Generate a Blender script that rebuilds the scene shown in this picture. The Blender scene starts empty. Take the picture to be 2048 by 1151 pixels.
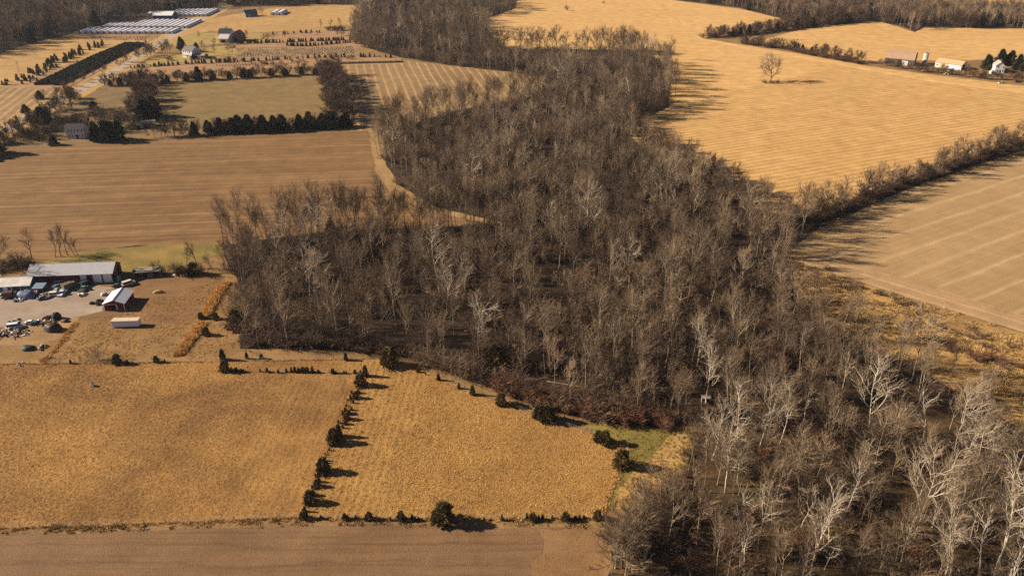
import bpy, math, random
import numpy as np
from mathutils import Vector, Matrix

R = math.radians
random.seed(7)
rng = np.random.default_rng(11)
scene = bpy.context.scene
COL = scene.collection

# ------------------------------------------------------------------ camera
PITCH, FPX, CAM_H = R(26.9), 1620.0, 124.0
cam_d = bpy.data.cameras.new('camera')
cam_d.sensor_width = 36.0
cam_d.lens = FPX / 2048 * 36.0
cam_d.clip_start = 1.0
cam_d.clip_end = 20000.0
cam = bpy.data.objects.new('camera', cam_d)
COL.objects.link(cam)
cam.location = (0, 0, CAM_H)
cam.rotation_euler = (R(90) - PITCH, 0, 0)
scene.camera = cam

# ------------------------------------------------------------------ light
SUN_EL, SUN_AZ = R(27), R(6)          # to the left, a little beyond
sdir = Vector((-math.cos(SUN_EL) * math.cos(SUN_AZ), math.cos(SUN_EL) * math.sin(SUN_AZ), math.sin(SUN_EL)))
sun_d = bpy.data.lights.new('sun', 'SUN')
sun_d.energy = 5.0
sun_d.angle = R(0.5)
sun_d.color = (1.0, 0.85, 0.65)
sun = bpy.data.objects.new('sun', sun_d)
sun.rotation_euler = sdir.to_track_quat('Z', 'Y').to_euler()
sun.location = (-200, 100, 300)
COL.objects.link(sun)
world = bpy.data.worlds.new('World')
scene.world = world
world.use_nodes = True
wn = world.node_tree
wn.nodes.clear()
sky = wn.nodes.new('ShaderNodeTexSky')
sky.sky_type = 'NISHITA'
sky.sun_disc = False
sky.air_density = 0.30
sky.dust_density = 0.4
sky.sun_elevation = SUN_EL
sky.sun_rotation = math.atan2(sdir.x, sdir.y)
bg = wn.nodes.new('ShaderNodeBackground')
bg.inputs[1].default_value = 0.05
wo = wn.nodes.new('ShaderNodeOutputWorld')
wn.links.new(sky.outputs[0], bg.inputs[0])
wn.links.new(bg.outputs[0], wo.inputs[0])
vs = scene.view_settings
vs.view_transform = 'Standard'
vs.look = 'None'
vs.gamma = 1.0
vs.exposure = 1.03
scene.render.engine = 'CYCLES'
cy = scene.cycles
cy.max_bounces = 4
cy.diffuse_bounces = 2
cy.glossy_bounces = 2
cy.transmission_bounces = 2
cy.use_denoising = False
cy.use_adaptive_sampling = False


# ------------------------------------------------------------------ pixel -> ground
def W(px, py, z=0.0):
    u = (px - 1024) / FPX
    v = (py - 575.5) / FPX
    dx, dy, dz = u, math.cos(PITCH) - v * math.sin(PITCH), -math.sin(PITCH) - v * math.cos(PITCH)
    t = (z - CAM_H) / dz
    return (dx * t, dy * t)


def HG(by, ty):                     # height of a thing whose base row is by and whose top row is ty
    Y = W(1024, by)[1]
    v = (ty - 575.5) / FPX
    return CAM_H + (-math.sin(PITCH) - v * math.cos(PITCH)) / (math.cos(PITCH) - v * math.sin(PITCH)) * Y


def P(pts):
    return [W(*p) for p in pts]


# ------------------------------------------------------------------ materials
MATS = {}


class NT:
    def __init__(s, name):
        s.m = bpy.data.materials.new(name)
        s.m.use_nodes = True
        s.t = s.m.node_tree
        s.t.nodes.clear()
        s.out = s.t.nodes.new('ShaderNodeOutputMaterial')
        s.b = s.t.nodes.new('ShaderNodeBsdfPrincipled')
        s.b.inputs['Specular IOR Level'].default_value = 0.2
        s.t.links.new(s.b.outputs[0], s.out.inputs[0])
        s._pos = None

    def n(s, kind, **kw):
        x = s.t.nodes.new(kind)
        for k, v in kw.items():
            setattr(x, k, v)
        return x

    def l(s, a, b):
        s.t.links.new(a, b)

    def pos(s):
        if s._pos is None:
            s._pos = s.n('ShaderNodeNewGeometry').outputs['Position']
        return s._pos

    def math(s, op, a, b=None, c=None, clamp=False):
        x = s.n('ShaderNodeMath', operation=op, use_clamp=clamp)
        for i, v in enumerate((a, b, c)):
            if v is None:
                continue
            if isinstance(v, (int, float)):
                x.inputs[i].default_value = v
            else:
                s.l(v, x.inputs[i])
        return x.outputs[0]

    def noise(s, scale, detail=4, rough=.55, vec=None, dist=0):
        x = s.n('ShaderNodeTexNoise')
        x.inputs['Scale'].default_value = scale
        x.inputs['Detail'].default_value = detail
        x.inputs['Roughness'].default_value = rough
        x.inputs['Distortion'].default_value = dist
        s.l(vec if vec is not None else s.pos(), x.inputs['Vector'])
        return x.outputs['Fac']

    def ramp(s, fac, lo, hi, a=0.0, b=1.0):
        x = s.n('ShaderNodeMapRange')
        x.clamp = True
        s.l(fac, x.inputs[0])
        for i, v in enumerate((lo, hi, a, b)):
            x.inputs[i + 1].default_value = v
        return x.outputs[0]

    def mix(s, fac, a, b, blend='MIX'):
        x = s.n('ShaderNodeMix', data_type='RGBA', blend_type=blend)
        if isinstance(fac, (int, float)):
            x.inputs[0].default_value = fac
        else:
            s.l(fac, x.inputs[0])
        for i, v in ((6, a), (7, b)):
            if isinstance(v, tuple):
                x.inputs[i].default_value = (*v, 1) if len(v) == 3 else v
            else:
                s.l(v, x.inputs[i])
        return x.outputs[2]

    def scale_col(s, col, fac):
        x = s.n('ShaderNodeVectorMath', operation='SCALE')
        s.l(col, x.inputs[0])
        s.l(fac, x.inputs['Scale'])
        return x.outputs[0]

    def along(s, d, sx, sy):
        """world position turned so that x runs along direction d, then scaled"""
        L = math.hypot(*d)
        d = (d[0] / L, d[1] / L)
        def dot(v):
            x = s.n('ShaderNodeVectorMath', operation='DOT_PRODUCT')
            s.l(s.pos(), x.inputs[0])
            x.inputs[1].default_value = (v[0], v[1], 0)
            return x.outputs['Value']
        a, b = dot(d), dot((-d[1], d[0]))
        c = s.n('ShaderNodeCombineXYZ')
        s.l(s.math('MULTIPLY', a, sx), c.inputs[0])
        s.l(s.math('MULTIPLY', b, sy), c.inputs[1])
        return c.outputs[0], a, b

    def bump(s, h, strength, dist=.1):
        x = s.n('ShaderNodeBump')
        x.inputs['Strength'].default_value = strength
        x.inputs['Distance'].default_value = dist
        s.l(h, x.inputs['Height'])
        s.l(x.outputs[0], s.b.inputs['Normal'])

    def done(s, col, rough=.9):
        if isinstance(col, tuple):
            s.b.inputs['Base Color'].default_value = (*col, 1)
        else:
            s.l(col, s.b.inputs['Base Color'])
        s.b.inputs['Roughness'].default_value = rough
        return s.m


def simple(name, col, rough=.8, var=.18, scale=1.5, dirt=None, metal=0.0, bump=0.0, ribs=None):
    if name in MATS:
        return MATS[name]
    t = NT(name)
    tc = t.n('ShaderNodeTexCoord').outputs['Object']
    f = t.noise(scale, 5, .6, vec=tc)
    v = t.ramp(f, .25, .75, 1 - var, 1 + var)
    base = t.n('ShaderNodeRGB')
    base.outputs[0].default_value = (*col, 1)
    c = t.scale_col(base.outputs[0], v)
    if dirt:
        g = t.ramp(t.noise(scale * .35, 6, .7, vec=tc), .48, .7)
        c = t.mix(g, c, dirt)
    if ribs:
        w = t.n('ShaderNodeTexWave', bands_direction=ribs[0])
        w.inputs['Scale'].default_value = ribs[1]
        t.l(tc, w.inputs['Vector'])
        t.bump(w.outputs['Fac'], .12, .03)
    elif bump:
        t.bump(f, bump, .05)
    t.b.inputs['Metallic'].default_value = metal
    MATS[name] = t.done(c, rough)
    return MATS[name]


def plant(name, a, b, rough=.85, spread=.35):
    """bark, twigs, needles: colour drifts from plant to plant"""
    t = NT(name)
    r = t.n('ShaderNodeObjectInfo').outputs['Random']
    c = t.mix(r, a, b)
    r2 = t.math('FRACT', t.math('MULTIPLY', r, 17.31))
    v = t.ramp(r2, 0, 1, 1 - spread, 1 + spread)
    v2 = t.ramp(t.noise(.9, 3), .3, .7, .8, 1.2)
    MATS[name] = t.done(t.scale_col(t.scale_col(c, v), v2), rough)
    return MATS[name]


def field(name, c1, c2, c3, d=(1, 0), streak=(.02, .5), streak_amt=.5, rows=(), patch=.012, speck=.25, bump=.5, fine=1.6, warp=0.0,
          mid=.12, midamt=.2):
    """c1/c2 broad patches, c3 pale streaks along d; rows = (period, amount, sharpness, colour)"""
    t = NT(name)
    big = t.ramp(t.noise(patch, 5, .6, dist=.6), .38, .64)
    col = t.mix(big, c1, c2)
    vec, a, b = t.along(d, streak[0], streak[1])
    st = t.ramp(t.noise(1.0, 6, .7, vec=vec), .46, .68)
    vec2, _, _ = t.along(d, streak[0] * 1.7, streak[1] * 3.3)
    st = t.math('MULTIPLY', st, t.ramp(t.noise(1.0, 4, .7, vec=vec2), .40, .60, .25, 1.0))
    col = t.mix(t.math('MULTIPLY', st, streak_amt), col, c3)
    for (per, amt, sharp, rc) in rows:
        w = t.math('MULTIPLY', t.math('SUBTRACT', t.noise(.03, 3), .5), warp if warp else .6)
        ph = t.math('MULTIPLY', t.math('ADD', t.math('DIVIDE', b, per), w), 2 * math.pi)
        s_ = t.math('ADD', t.math('MULTIPLY', t.math('COSINE', ph), .5), .5)
        s_ = t.math('POWER', s_, sharp)
        v3, _, _ = t.along(d, .05, .25)
        s_ = t.math('MULTIPLY', s_, t.ramp(t.noise(1.0, 4, .6, vec=v3), .3, .65, .35, 1.0))
        col = t.mix(t.math('MULTIPLY', s_, amt), col, rc)
    f1 = t.noise(fine, 6, .7)
    m1 = t.noise(mid, 5, .65)
    col = t.scale_col(col, t.ramp(m1, .3, .7, 1 - midamt, 1 + midamt))
    col = t.scale_col(col, t.ramp(f1, .3, .7, 1 - speck, 1 + speck))
    t.bump(f1, bump, .25)
    MATS[name] = t.done(col, .95)
    return MATS[name]


# ------------------------------------------------------------------ mesh building
class MB:
    def __init__(s):
        s.v, s.f = [], []

    def poly(s, pts):
        i = len(s.v)
        s.v += [tuple(p) for p in pts]
        s.f.append(tuple(range(i, i + len(pts))))
        return s

    def box(s, x0, x1, y0, y1, z0, z1, rot=0, c=None):
        i = len(s.v)
        q = [(x0, y0, z0), (x1, y0, z0), (x1, y1, z0), (x0, y1, z0), (x0, y0, z1), (x1, y0, z1), (x1, y1, z1), (x0, y1, z1)]
        if rot:
            cx, cy_ = c if c else ((x0 + x1) / 2, (y0 + y1) / 2)
            co, si = math.cos(rot), math.sin(rot)
            q = [(cx + (x - cx) * co - (y - cy_) * si, cy_ + (x - cx) * si + (y - cy_) * co, z) for x, y, z in q]
        s.v += q
        s.f += [tuple(i + k for k in f) for f in ((3, 2, 1, 0), (4, 5, 6, 7), (0, 1, 5, 4), (1, 2, 6, 5), (2, 3, 7, 6), (3, 0, 4, 7))]
        return s

    def prism(s, prof, a0, a1, axis='y'):
        """closed profile of (u, z) pushed along an axis; counter-clockwise seen from -y"""
        i, n = len(s.v), len(prof)
        for a in (a0, a1):
            for (u, z) in prof:
                s.v.append((u, a, z) if axis == 'y' else (a, u, z))
        f0, f1 = tuple(range(i, i + n)), tuple(range(i + n, i + 2 * n))
        s.f += [f0, f1[::-1]] if axis == 'y' else [f0[::-1], f1]
        for k in range(n):
            q = (i + k, i + (k + 1) % n, i + n + (k + 1) % n, i + n + k)
            s.f.append(q[::-1] if axis == 'y' else q)
        return s

    def tube(s, p0, p1, r0, r1=None, n=8, cap=True):
        r1 = r0 if r1 is None else r1
        p0, p1 = Vector(p0), Vector(p1)
        d = (p1 - p0).normalized()
        u = d.orthogonal().normalized()
        w = d.cross(u)
        i = len(s.v)
        for p, r in ((p0, r0), (p1, r1)):
            for k in range(n):
                a = 2 * math.pi * k / n
                s.v.append(tuple(p + (u * math.cos(a) + w * math.sin(a)) * r))
        for k in range(n):
            k2 = (k + 1) % n
            s.f.append((i + k, i + k2, i + n + k2, i + n + k))
        if cap:
            s.f.append(tuple(range(i + n - 1, i - 1, -1)))
            s.f.append(tuple(range(i + n, i + 2 * n)))
        return s

    def mesh(s, name, mat, smooth=False):
        me = bpy.data.meshes.new(name)
        me.from_pydata(s.v, [], s.f)
        if mat:
            me.materials.append(mat)
        if smooth:
            me.polygons.foreach_set('use_smooth', [True] * len(me.polygons))
        me.update()
        return me

    def build(s, name, mat, parent=None, smooth=False, bevel=0):
        o = link(name, s.mesh(name, mat, smooth), parent)
        if bevel:
            m = o.modifiers.new('bevel', 'BEVEL')
            m.width = bevel
            m.segments = 2
            m.limit_method = 'ANGLE'
        return o


def link(name, data, parent=None):
    o = bpy.data.objects.new(name, data)
    COL.objects.link(o)
    if parent:
        o.parent = parent
    return o


def tag(o, label, cat, group=None):
    o['label'] = label
    o['category'] = cat
    if group:
        o['group'] = group
    return o


def thing(name, label, cat, loc, rz=0, group=None, scale=1.0):
    o = link(name, None)
    o.empty_display_size = .3
    o.location = (loc[0], loc[1], loc[2] if len(loc) > 2 else 0)
    o.rotation_euler = (0, 0, rz)
    o.scale = (scale,) * 3
    return tag(o, label, cat, group)


def inside(pts, poly):
    x, y = pts[:, 0], pts[:, 1]
    n = len(poly)
    r = np.zeros(len(pts), bool)
    j = n - 1
    for i in range(n):
        xi, yi = poly[i]
        xj, yj = poly[j]
        c = ((yi > y) != (yj > y)) & (x < (xj - xi) * (y - yi) / ((yj - yi) or 1e-9) + xi)
        r ^= c
        j = i
    return r


def scatter(poly, sp, jit=.48):
    a = np.array(poly)
    xs = np.arange(a[:, 0].min(), a[:, 0].max() + sp, sp)
    ys = np.arange(a[:, 1].min(), a[:, 1].max() + sp, sp)
    gx, gy = np.meshgrid(xs, ys)
    gx = gx + (np.arange(len(ys)) % 2)[:, None] * sp / 2
    p = np.stack([gx.ravel(), gy.ravel()], 1) + rng.uniform(-jit, jit, (gx.size, 2)) * sp
    return p[inside(p, poly)]


def vnoise(p, scale, seed):
    """cheap smooth value noise for densities"""
    q = p / scale
    i = np.floor(q).astype(int)
    f = q - i
    f = f * f * (3 - 2 * f)
    def h(ix, iy):
        n = (ix * 374761393 + iy * 668265263 + seed * 974634777) & 0x7fffffff
        n = ((n ^ (n >> 13)) * 1274126177) & 0x7fffffff
        return (n % 10007) / 10007.0
    a, b = h(i[:, 0], i[:, 1]), h(i[:, 0] + 1, i[:, 1])
    c, d = h(i[:, 0], i[:, 1] + 1), h(i[:, 0] + 1, i[:, 1] + 1)
    return (a * (1 - f[:, 0]) + b * f[:, 0]) * (1 - f[:, 1]) + (c * (1 - f[:, 0]) + d * f[:, 0]) * f[:, 1]


def sheet(name, poly, z, mat, jit=.5, step=5.0, kind='structure'):
    """flat piece of ground with an uneven outline"""
    out = []
    n = len(poly)
    for i in range(n):
        a, b = Vector(poly[i]), Vector(poly[(i + 1) % n])
        k = max(1, int((b - a).length / step))
        nr = Vector((-(b - a).y, (b - a).x)).normalized()
        for j in range(k):
            p = a.lerp(b, j / k)
            if j:
                p += nr * random.uniform(-jit, jit)
            out.append((p.x, p.y, z))
    me = bpy.data.meshes.new(name)
    me.from_pydata(out, [], [tuple(range(len(out)))])
    me.materials.append(mat)
    import bmesh
    bm = bmesh.new()
    bm.from_mesh(me)
    bmesh.ops.triangulate(bm, faces=bm.faces[:])
    for f in bm.faces:
        if f.normal.z < 0:
            f.normal_flip()
    bm.to_mesh(me)
    bm.free()
    o = link(name, me)
    o['kind'] = kind
    return o


def strip(name, pts, w, z, mat, kind='structure', wob=.15):
    """ribbon of ground along a line of world points"""
    L, Rr = [], []
    dense = []
    for i in range(len(pts) - 1):
        a, b = Vector(pts[i]), Vector(pts[i + 1])
        k = max(1, int((b - a).length / 6))
        dense += [a.lerp(b, j / k) for j in range(k)]
    dense.append(Vector(pts[-1]))
    for i, p in enumerate(dense):
        t = (dense[min(i + 1, len(dense) - 1)] - dense[max(i - 1, 0)]).normalized()
        nr = Vector((-t.y, t.x))
        L.append(p + nr * (w / 2 + random.uniform(-wob, wob)))
        Rr.append(p - nr * (w / 2 + random.uniform(-wob, wob)))
    v = [(p.x, p.y, z) for p in L] + [(p.x, p.y, z) for p in Rr]
    n = len(L)
    f = [(i, n + i, n + i + 1, i + 1) for i in range(n - 1)]
    me = bpy.data.meshes.new(name)
    me.from_pydata(v, [], f)
    me.materials.append(mat)
    o = link(name, me)
    o['kind'] = kind
    return o


# ================================================================== GROUND
GOLD, GOLD2, PALE = (.55, .335, .128), (.50, .295, .108), (.66, .44, .20)
m_ground = field('meadow_ground', (.25, .145, .058), (.185, .112, .046), (.31, .195, .08), patch=.01, streak_amt=.4)
m_floor = field('shade_toned_litter', (.026, .016, .010), (.042, .024, .013), (.12, .064, .028), streak=(.14, .3), streak_amt=.5, patch=.05, fine=1.3, speck=.6, bump=1.0, midamt=.4)  # litter colour darkened to imitate tree shade; orange streaks imitate sunlit patches
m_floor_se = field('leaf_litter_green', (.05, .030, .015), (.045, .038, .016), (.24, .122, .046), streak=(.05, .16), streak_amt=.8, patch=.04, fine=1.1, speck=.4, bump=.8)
m_past = field('dry_pasture', (.33, .178, .054), (.20, .103, .036), (.38, .222, .076), streak=(.05, .12), streak_amt=.35, patch=.035, speck=.32, bump=.9, fine=1.5, midamt=.22)
m_past2 = field('thick_dry_pasture', (.36, .205, .065), (.31, .17, .055), (.41, .25, .088), streak=(.05, .12), streak_amt=.3, patch=.05, speck=.3, bump=.9, fine=1.7, midamt=.14)
m_brown = field('harvested_brown_field', (.178, .097, .038), (.148, .077, .029), (.385, .235, .112), d=(1, .10), streak=(.005, .34), streak_amt=.8, patch=.012, speck=.22, fine=2.2,
                rows=((3.4, .14, 3, (.30, .17, .08)),), warp=2.2)
m_near = field('near_stubble_field', (.235, .138, .072), (.20, .112, .054), (.12, .063, .029), d=(1, .01), streak=(.014, .7), streak_amt=.85, patch=.03, speck=.5, fine=5.0, bump=.8, midamt=.15,
               rows=((5.3, .4, 16, (.10, .053, .024)),), warp=1.6)
m_gold = field('golden_stubble', GOLD, GOLD2, PALE, d=(1, -.12), streak=(.008, .28), streak_amt=.5, patch=.008, speck=.16, fine=1.0,
               rows=((13.0, .3, 6, (.36, .195, .065)),), warp=1.5)
dv = lambda a, b: (W(*b)[0] - W(*a)[0], W(*b)[1] - W(*a)[1])
m_goldrows = field('golden_rowed_stubble', (.53, .325, .125), (.49, .29, .108), PALE, d=dv((1496, 334), (2045, 243)), streak=(.01, .35), streak_amt=.35, patch=.012, speck=.16, fine=1.0,
                   rows=((4.1, .62, 1.8, (.27, .13, .038)),), warp=.2)
m_tan = field('tan_striped_field', (.365, .235, .112), (.32, .20, .092), (.44, .30, .155), d=dv((1776, 513), (2046, 418)), streak=(.015, .3), streak_amt=.4, patch=.02, speck=.28, fine=3.0, midamt=.12,
              rows=((11.9, .62, 16, (.56, .385, .21)), (3.0, .2, 3, (.46, .31, .165)), (2.1, .16, 2, (.27, .16, .075))), warp=.3)
m_wedge = field('wedge_stubble', (.255, .158, .07), (.21, .125, .053), (.34, .22, .105), d=dv((765, 146), (786, 206)), streak=(.012, .3), streak_amt=.4, patch=.012, speck=.15, fine=1.0,
                rows=((5.6, .75, 5, (.48, .33, .17)),), warp=.35)
m_meadow = field('green_meadow', (.17, .118, .042), (.215, .125, .052), (.235, .18, .058), streak=(.03, .1), streak_amt=.6, patch=.02, speck=.18, fine=.8)
m_orange = field('orange_hayfield', (.40, .245, .088), (.34, .20, .075), (.44, .29, .12), streak=(.02, .15), streak_amt=.5, patch=.015, speck=.15, fine=.8)
m_lawn = field('green_grass', (.16, .135, .03), (.28, .20, .05), (.14, .12, .035), streak=(.05, .12), streak_amt=.5, patch=.04, speck=.25)
m_gravel = field('gravel_yard', (.31, .245, .195), (.26, .195, .145), (.37, .295, .235), streak=(.06, .3), streak_amt=.5, patch=.06, speck=.12, fine=2.5, bump=.3)
m_dirt = field('bare_dirt', (.25, .145, .07), (.31, .195, .09), (.36, .23, .11), streak=(.06, .2), streak_amt=.5, patch=.05, speck=.3, fine=1.4)
m_yardgrass = field('yard_grass', (.25, .142, .054), (.205, .12, .044), (.34, .21, .085), streak=(.06, .15), streak_amt=.5, patch=.05, speck=.3, fine=1.4)
m_road = simple('old_asphalt', (.36, .285, .21), .9, .12, .3)
m_track = field('wheel_track', (.24, .135, .055), (.20, .11, .045), (.28, .17, .07))
m_nurs = field('nursery_soil', (.34, .19, .10), (.29, .175, .085), (.40, .25, .12), d=(1, .03), streak=(.02, .4), streak_amt=.5, patch=.02, speck=.2, rows=((5.5, .4, 3, (.22, .125, .07)),))

g = MB().poly([(-6000, -3000, 0), (6000, -3000, 0), (6000, 9000, 0), (-6000, 9000, 0)]).build('ground', m_ground)
g['kind'] = 'structure'

WOOD = P([(440, 492), (560, 474), (640, 464), (760, 457), (1010, 448), (860, 410), (795, 370), (770, 332), (766, 287), (790, 254), (850, 240), (920, 220),
          (1000, 205), (1060, 190), (1098, 174), (1093, 154), (1010, 143), (900, 131), (800, 115), (705, 88), (700, 62), (720, 32), (740, -30), (1040, -30),
          (1030, 18), (965, 42), (1000, 99), (1290, 101), (1340, 150), (1338, 215), (1290, 236), (1240, 257), (1300, 307), (1380, 338), (1440, 375), (1500, 414),
          (1600, 442), (1640, 452), (1572, 505), (1582, 560), (1600, 612), (1660, 655), (1740, 698), (1830, 736), (1900, 776), (1980, 816), (2048, 860), (2200, 960), (2330, 1200),
          (1190, 1200), (1228, 1090), (1310, 1015), (1372, 940), (1405, 852), (1340, 852), (1180, 838), (1080, 808), (980, 775), (900, 745), (850, 724),
          (760, 704), (600, 694), (480, 697), (470, 650), (490, 600), (440, 530)])
WOOD_NW = P([(-260, 130), (0, 108), (60, 88), (135, 70), (150, 62), (240, 44), (310, 32), (380, 22), (440, 13), (560, 11), (740, 7), (780, -60), (600, -70), (-400, -40)])
WOOD_NE = P([(1290, -6), (1400, 6), (1480, 16), (1560, 36), (1600, 50), (1700, 47), (1740, 42), (1800, 52), (1830, 64), (1850, 54), (1960, 57), (2048, 57), (2250, 60),
             (2250, 32), (2048, 28), (1940, 24), (1820, 14), (1700, 2), (1560, -8), (1400, -14)])
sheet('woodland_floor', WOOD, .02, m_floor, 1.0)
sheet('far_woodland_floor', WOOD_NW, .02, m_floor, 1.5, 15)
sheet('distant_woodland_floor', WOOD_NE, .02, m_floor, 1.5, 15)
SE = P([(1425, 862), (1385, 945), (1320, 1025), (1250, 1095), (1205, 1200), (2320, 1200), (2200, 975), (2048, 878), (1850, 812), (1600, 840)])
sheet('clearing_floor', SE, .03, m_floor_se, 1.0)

PAST1 = P([(-200, 729), (0, 728), (150, 726), (440, 722), (722, 717), (722, 745), (690, 820), (660, 890), (632, 960), (604, 1033), (420, 1041), (0, 1056), (-160, 1064)])
PAST2 = P([(723, 717), (760, 720), (850, 742), (930, 777), (1000, 804), (1100, 842), (1180, 866), (1256, 893), (1232, 955), (1205, 1018), (1194, 1036), (900, 1039), (605, 1033), (633, 960), (661, 890), (691, 820), (723, 745)])
sheet('pasture_field', PAST1, .04, m_past)
sheet('thick_pasture_field', PAST2, .045, m_past2)
sheet('stubble_field', P([(-160, 1075), (0, 1066), (420, 1052), (604, 1045), (900, 1050), (1194, 1048), (1230, 1085), (1205, 1150), (1180, 1250), (-260, 1250)]), .04, m_near)
sheet('field_verge', P([(-160, 1060), (0, 1055), (420, 1040), (604, 1033), (900, 1038), (1194, 1035), (1290, 1014), (1235, 1095), (1194, 1055), (900, 1053), (604, 1048), (420, 1055), (0, 1069), (-160, 1078)]), .05,
      field('verge_grass', (.25, .15, .065), (.20, .12, .05), (.33, .21, .085), streak=(.05, .4), streak_amt=.5, patch=.06, speck=.35))
sheet('straw_patch', P([(1075, 1054), (1200, 1050), (1240, 1085), (1215, 1150), (1190, 1250), (1030, 1250), (1062, 1150)]), .048, field('straw_patch_grass', (.245, .142, .066), (.21, .115, .05), (.30, .178, .08), streak=(.1, .3), streak_amt=.5, patch=.07, speck=.45, fine=4.0), 2.2, 3)
sheet('brown_field', P([(-330, 320), (0, 302), (200, 287), (480, 269), (700, 260), (752, 256), (762, 300), (768, 340), (796, 372), (862, 412), (1005, 446), (760, 455), (640, 463), (520, 474), (420, 486),
                        (300, 490), (150, 503), (0, 508), (-250, 520)]), .04, m_brown)
sheet('wedge_field', P([(690, 128), (805, 121), (900, 132), (1010, 145), (1090, 156), (1094, 172), (1000, 204), (920, 219), (850, 239), (790, 253), (764, 284), (756, 262), (700, 262), (700, 190)]), .045, m_wedge)
sheet('headland', P([(752, 256), (768, 262), (766, 300), (775, 335), (800, 372), (868, 413), (1008, 446), (985, 448), (850, 420), (780, 385), (752, 345), (744, 300), (736, 258)]), .055,
      field('headland_grass', (.31, .19, .08), (.27, .165, .068), (.36, .235, .11), d=dv((745, 270), (770, 345)), streak=(.02, .5), streak_amt=.6))
sheet('green_meadow_field', P([(318, 180), (420, 165), (640, 152), (662, 160), (690, 252), (540, 262), (420, 266), (312, 252), (300, 215)]), .04, m_meadow, 1.0)
sheet('gold_field', P([(1030, 17), (1045, -60), (1300, -60), (1295, -6), (1400, 8), (1480, 18), (1560, 37), (1430, 62), (1410, 78), (1500, 92), (1600, 108), (1720, 130), (1850, 148), (2048, 172), (2300, 190), (2300, 235), (2048, 290),
                       (1800, 368), (1600, 440), (1500, 413), (1440, 374), (1380, 337), (1300, 306), (1240, 256), (1290, 236), (1338, 215), (1340, 150), (1290, 100), (1000, 98), (965, 41)]), .04, m_gold)
sheet('gold_field_beyond_hedge', P([(1500, 86), (1600, 60), (1700, 48), (1760, 43), (1830, 65), (1850, 55), (2048, 58), (2250, 62), (2250, 150), (1990, 120), (1760, 122), (1720, 124), (1600, 104)]), .042, m_gold)
sheet('gold_row_field', P([(1250, 252), (1340, 218), (1480, 178), (1640, 142), (1700, 133), (1850, 158), (2048, 186), (2250, 200), (2250, 230), (2048, 286), (1800, 366), (1600, 436), (1500, 409), (1440, 371), (1380, 335), (1300, 304)]), .055, m_goldrows, 1.5)
sheet('far_gold_field', P([(1700, 0), (1820, 12), (1940, 22), (2048, 26), (2250, 30), (2250, -40), (1700, -40)]), .04, m_gold)
sheet('far_brown_strip', P([(120, 2), (330, 4), (420, -4), (420, -40), (120, -40)]), .045, m_orange)
sheet('tan_field', P([(1572, 506), (1640, 458), (1720, 420), (1800, 385), (2048, 308), (2300, 235), (2300, 760), (2048, 665), (1900, 620), (1740, 570), (1660, 545), (1600, 522)]), .04, m_tan)
sheet('tan_headland', P([(1585, 512), (1660, 520), (1800, 553), (2048, 632), (2300, 720), (2300, 760), (2048, 665), (1900, 620), (1740, 570), (1660, 545), (1600, 522)]), .05,
      field('tan_headland_soil', (.375, .235, .118), (.34, .207, .10), (.46, .315, .175), d=dv((1660, 545), (2048, 665)), streak=(.01, .45), streak_amt=.7, rows=((5.5, .45, 6, (.50, .36, .23)),), warp=.2))
BRUSH = P([(1572, 508), (1600, 524), (1660, 547), (1740, 572), (1900, 622), (2048, 667), (2300, 762), (2330, 1000), (2200, 958), (2048, 858), (1980, 814), (1900, 774), (1830, 734), (1740, 696), (1660, 653), (1600, 610), (1582, 558)])
sheet('brush_strip', BRUSH, .035, field('tall_dry_grass', (.40, .24, .08), (.24, .14, .055), (.46, .30, .115), streak=(.1, .12), streak_amt=.5, patch=.07, speck=.35, bump=1))
sheet('hayfield', P([(-300, 150), (0, 112), (60, 92), (135, 74), (150, 76), (290, 74), (300, 80), (280, 88), (190, 110), (100, 140), (0, 175), (-300, 220)]), .04, m_orange, 1.5)
sheet('far_hayfield', P([(395, 45), (440, 34), (560, 14), (735, 9), (712, 45), (702, 60), (600, 62), (500, 66), (420, 62), (380, 72), (350, 78)]), .04, m_orange, 1.5)
sheet('roadside_field', P([(-300, 250), (0, 176), (90, 168), (150, 176), (120, 192), (60, 225), (0, 262), (-300, 330)]), .045, m_wedge, 1.0)
sheet('nursery_ground', P([(0, 176), (100, 140), (190, 110), (280, 88), (300, 76), (290, 70), (170, 72), (155, 80), (300, 82), (292, 92), (130, 178)]), .05, m_nurs, 1.0)
sheet('nursery_strip', P([(255, 140), (400, 122), (560, 116), (700, 112), (805, 116), (800, 128), (690, 130), (500, 138), (300, 150)]), .05, m_nurs, .8)
sheet('nursery_rows', P([(460, 118), (490, 98), (712, 92), (716, 110), (560, 116)]), .052, field('row_soil', (.30, .20, .105), (.26, .165, .085), (.37, .26, .14), d=(1, .02), streak=(.01, .5), streak_amt=.6, rows=((4.0, .5, 2, (.2, .125, .07)),), warp=.1))
sheet('nursery_back', P([(540, 82), (560, 64), (700, 58), (712, 78), (800, 100), (720, 92), (600, 94), (450, 96)]), .05, m_nurs, .8)
sheet('lawn', P([(330, 84), (380, 66), (520, 66), (545, 76), (530, 82), (450, 88), (350, 92)]), .05, field('house_lawn', (.30, .22, .07), (.34, .23, .08), (.25, .2, .06)))
sheet('house_yard', P([(320, 112), (400, 96), (470, 90), (478, 112), (400, 122), (300, 130), (290, 124)]), .05, field('house_yard_grass', (.34, .23, .075), (.26, .19, .06), (.40, .27, .09)))
sheet('farmstead_grass', P([(150, 195), (200, 168), (300, 160), (318, 180), (300, 215), (312, 252), (420, 266), (300, 280), (180, 287), (0, 302), (-100, 310), (0, 262), (80, 222)]), .03, field('rough_grass', (.15, .105, .045), (.20, .12, .055), (.20, .15, .048), patch=.03, streak=(.05, .1)))
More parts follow.
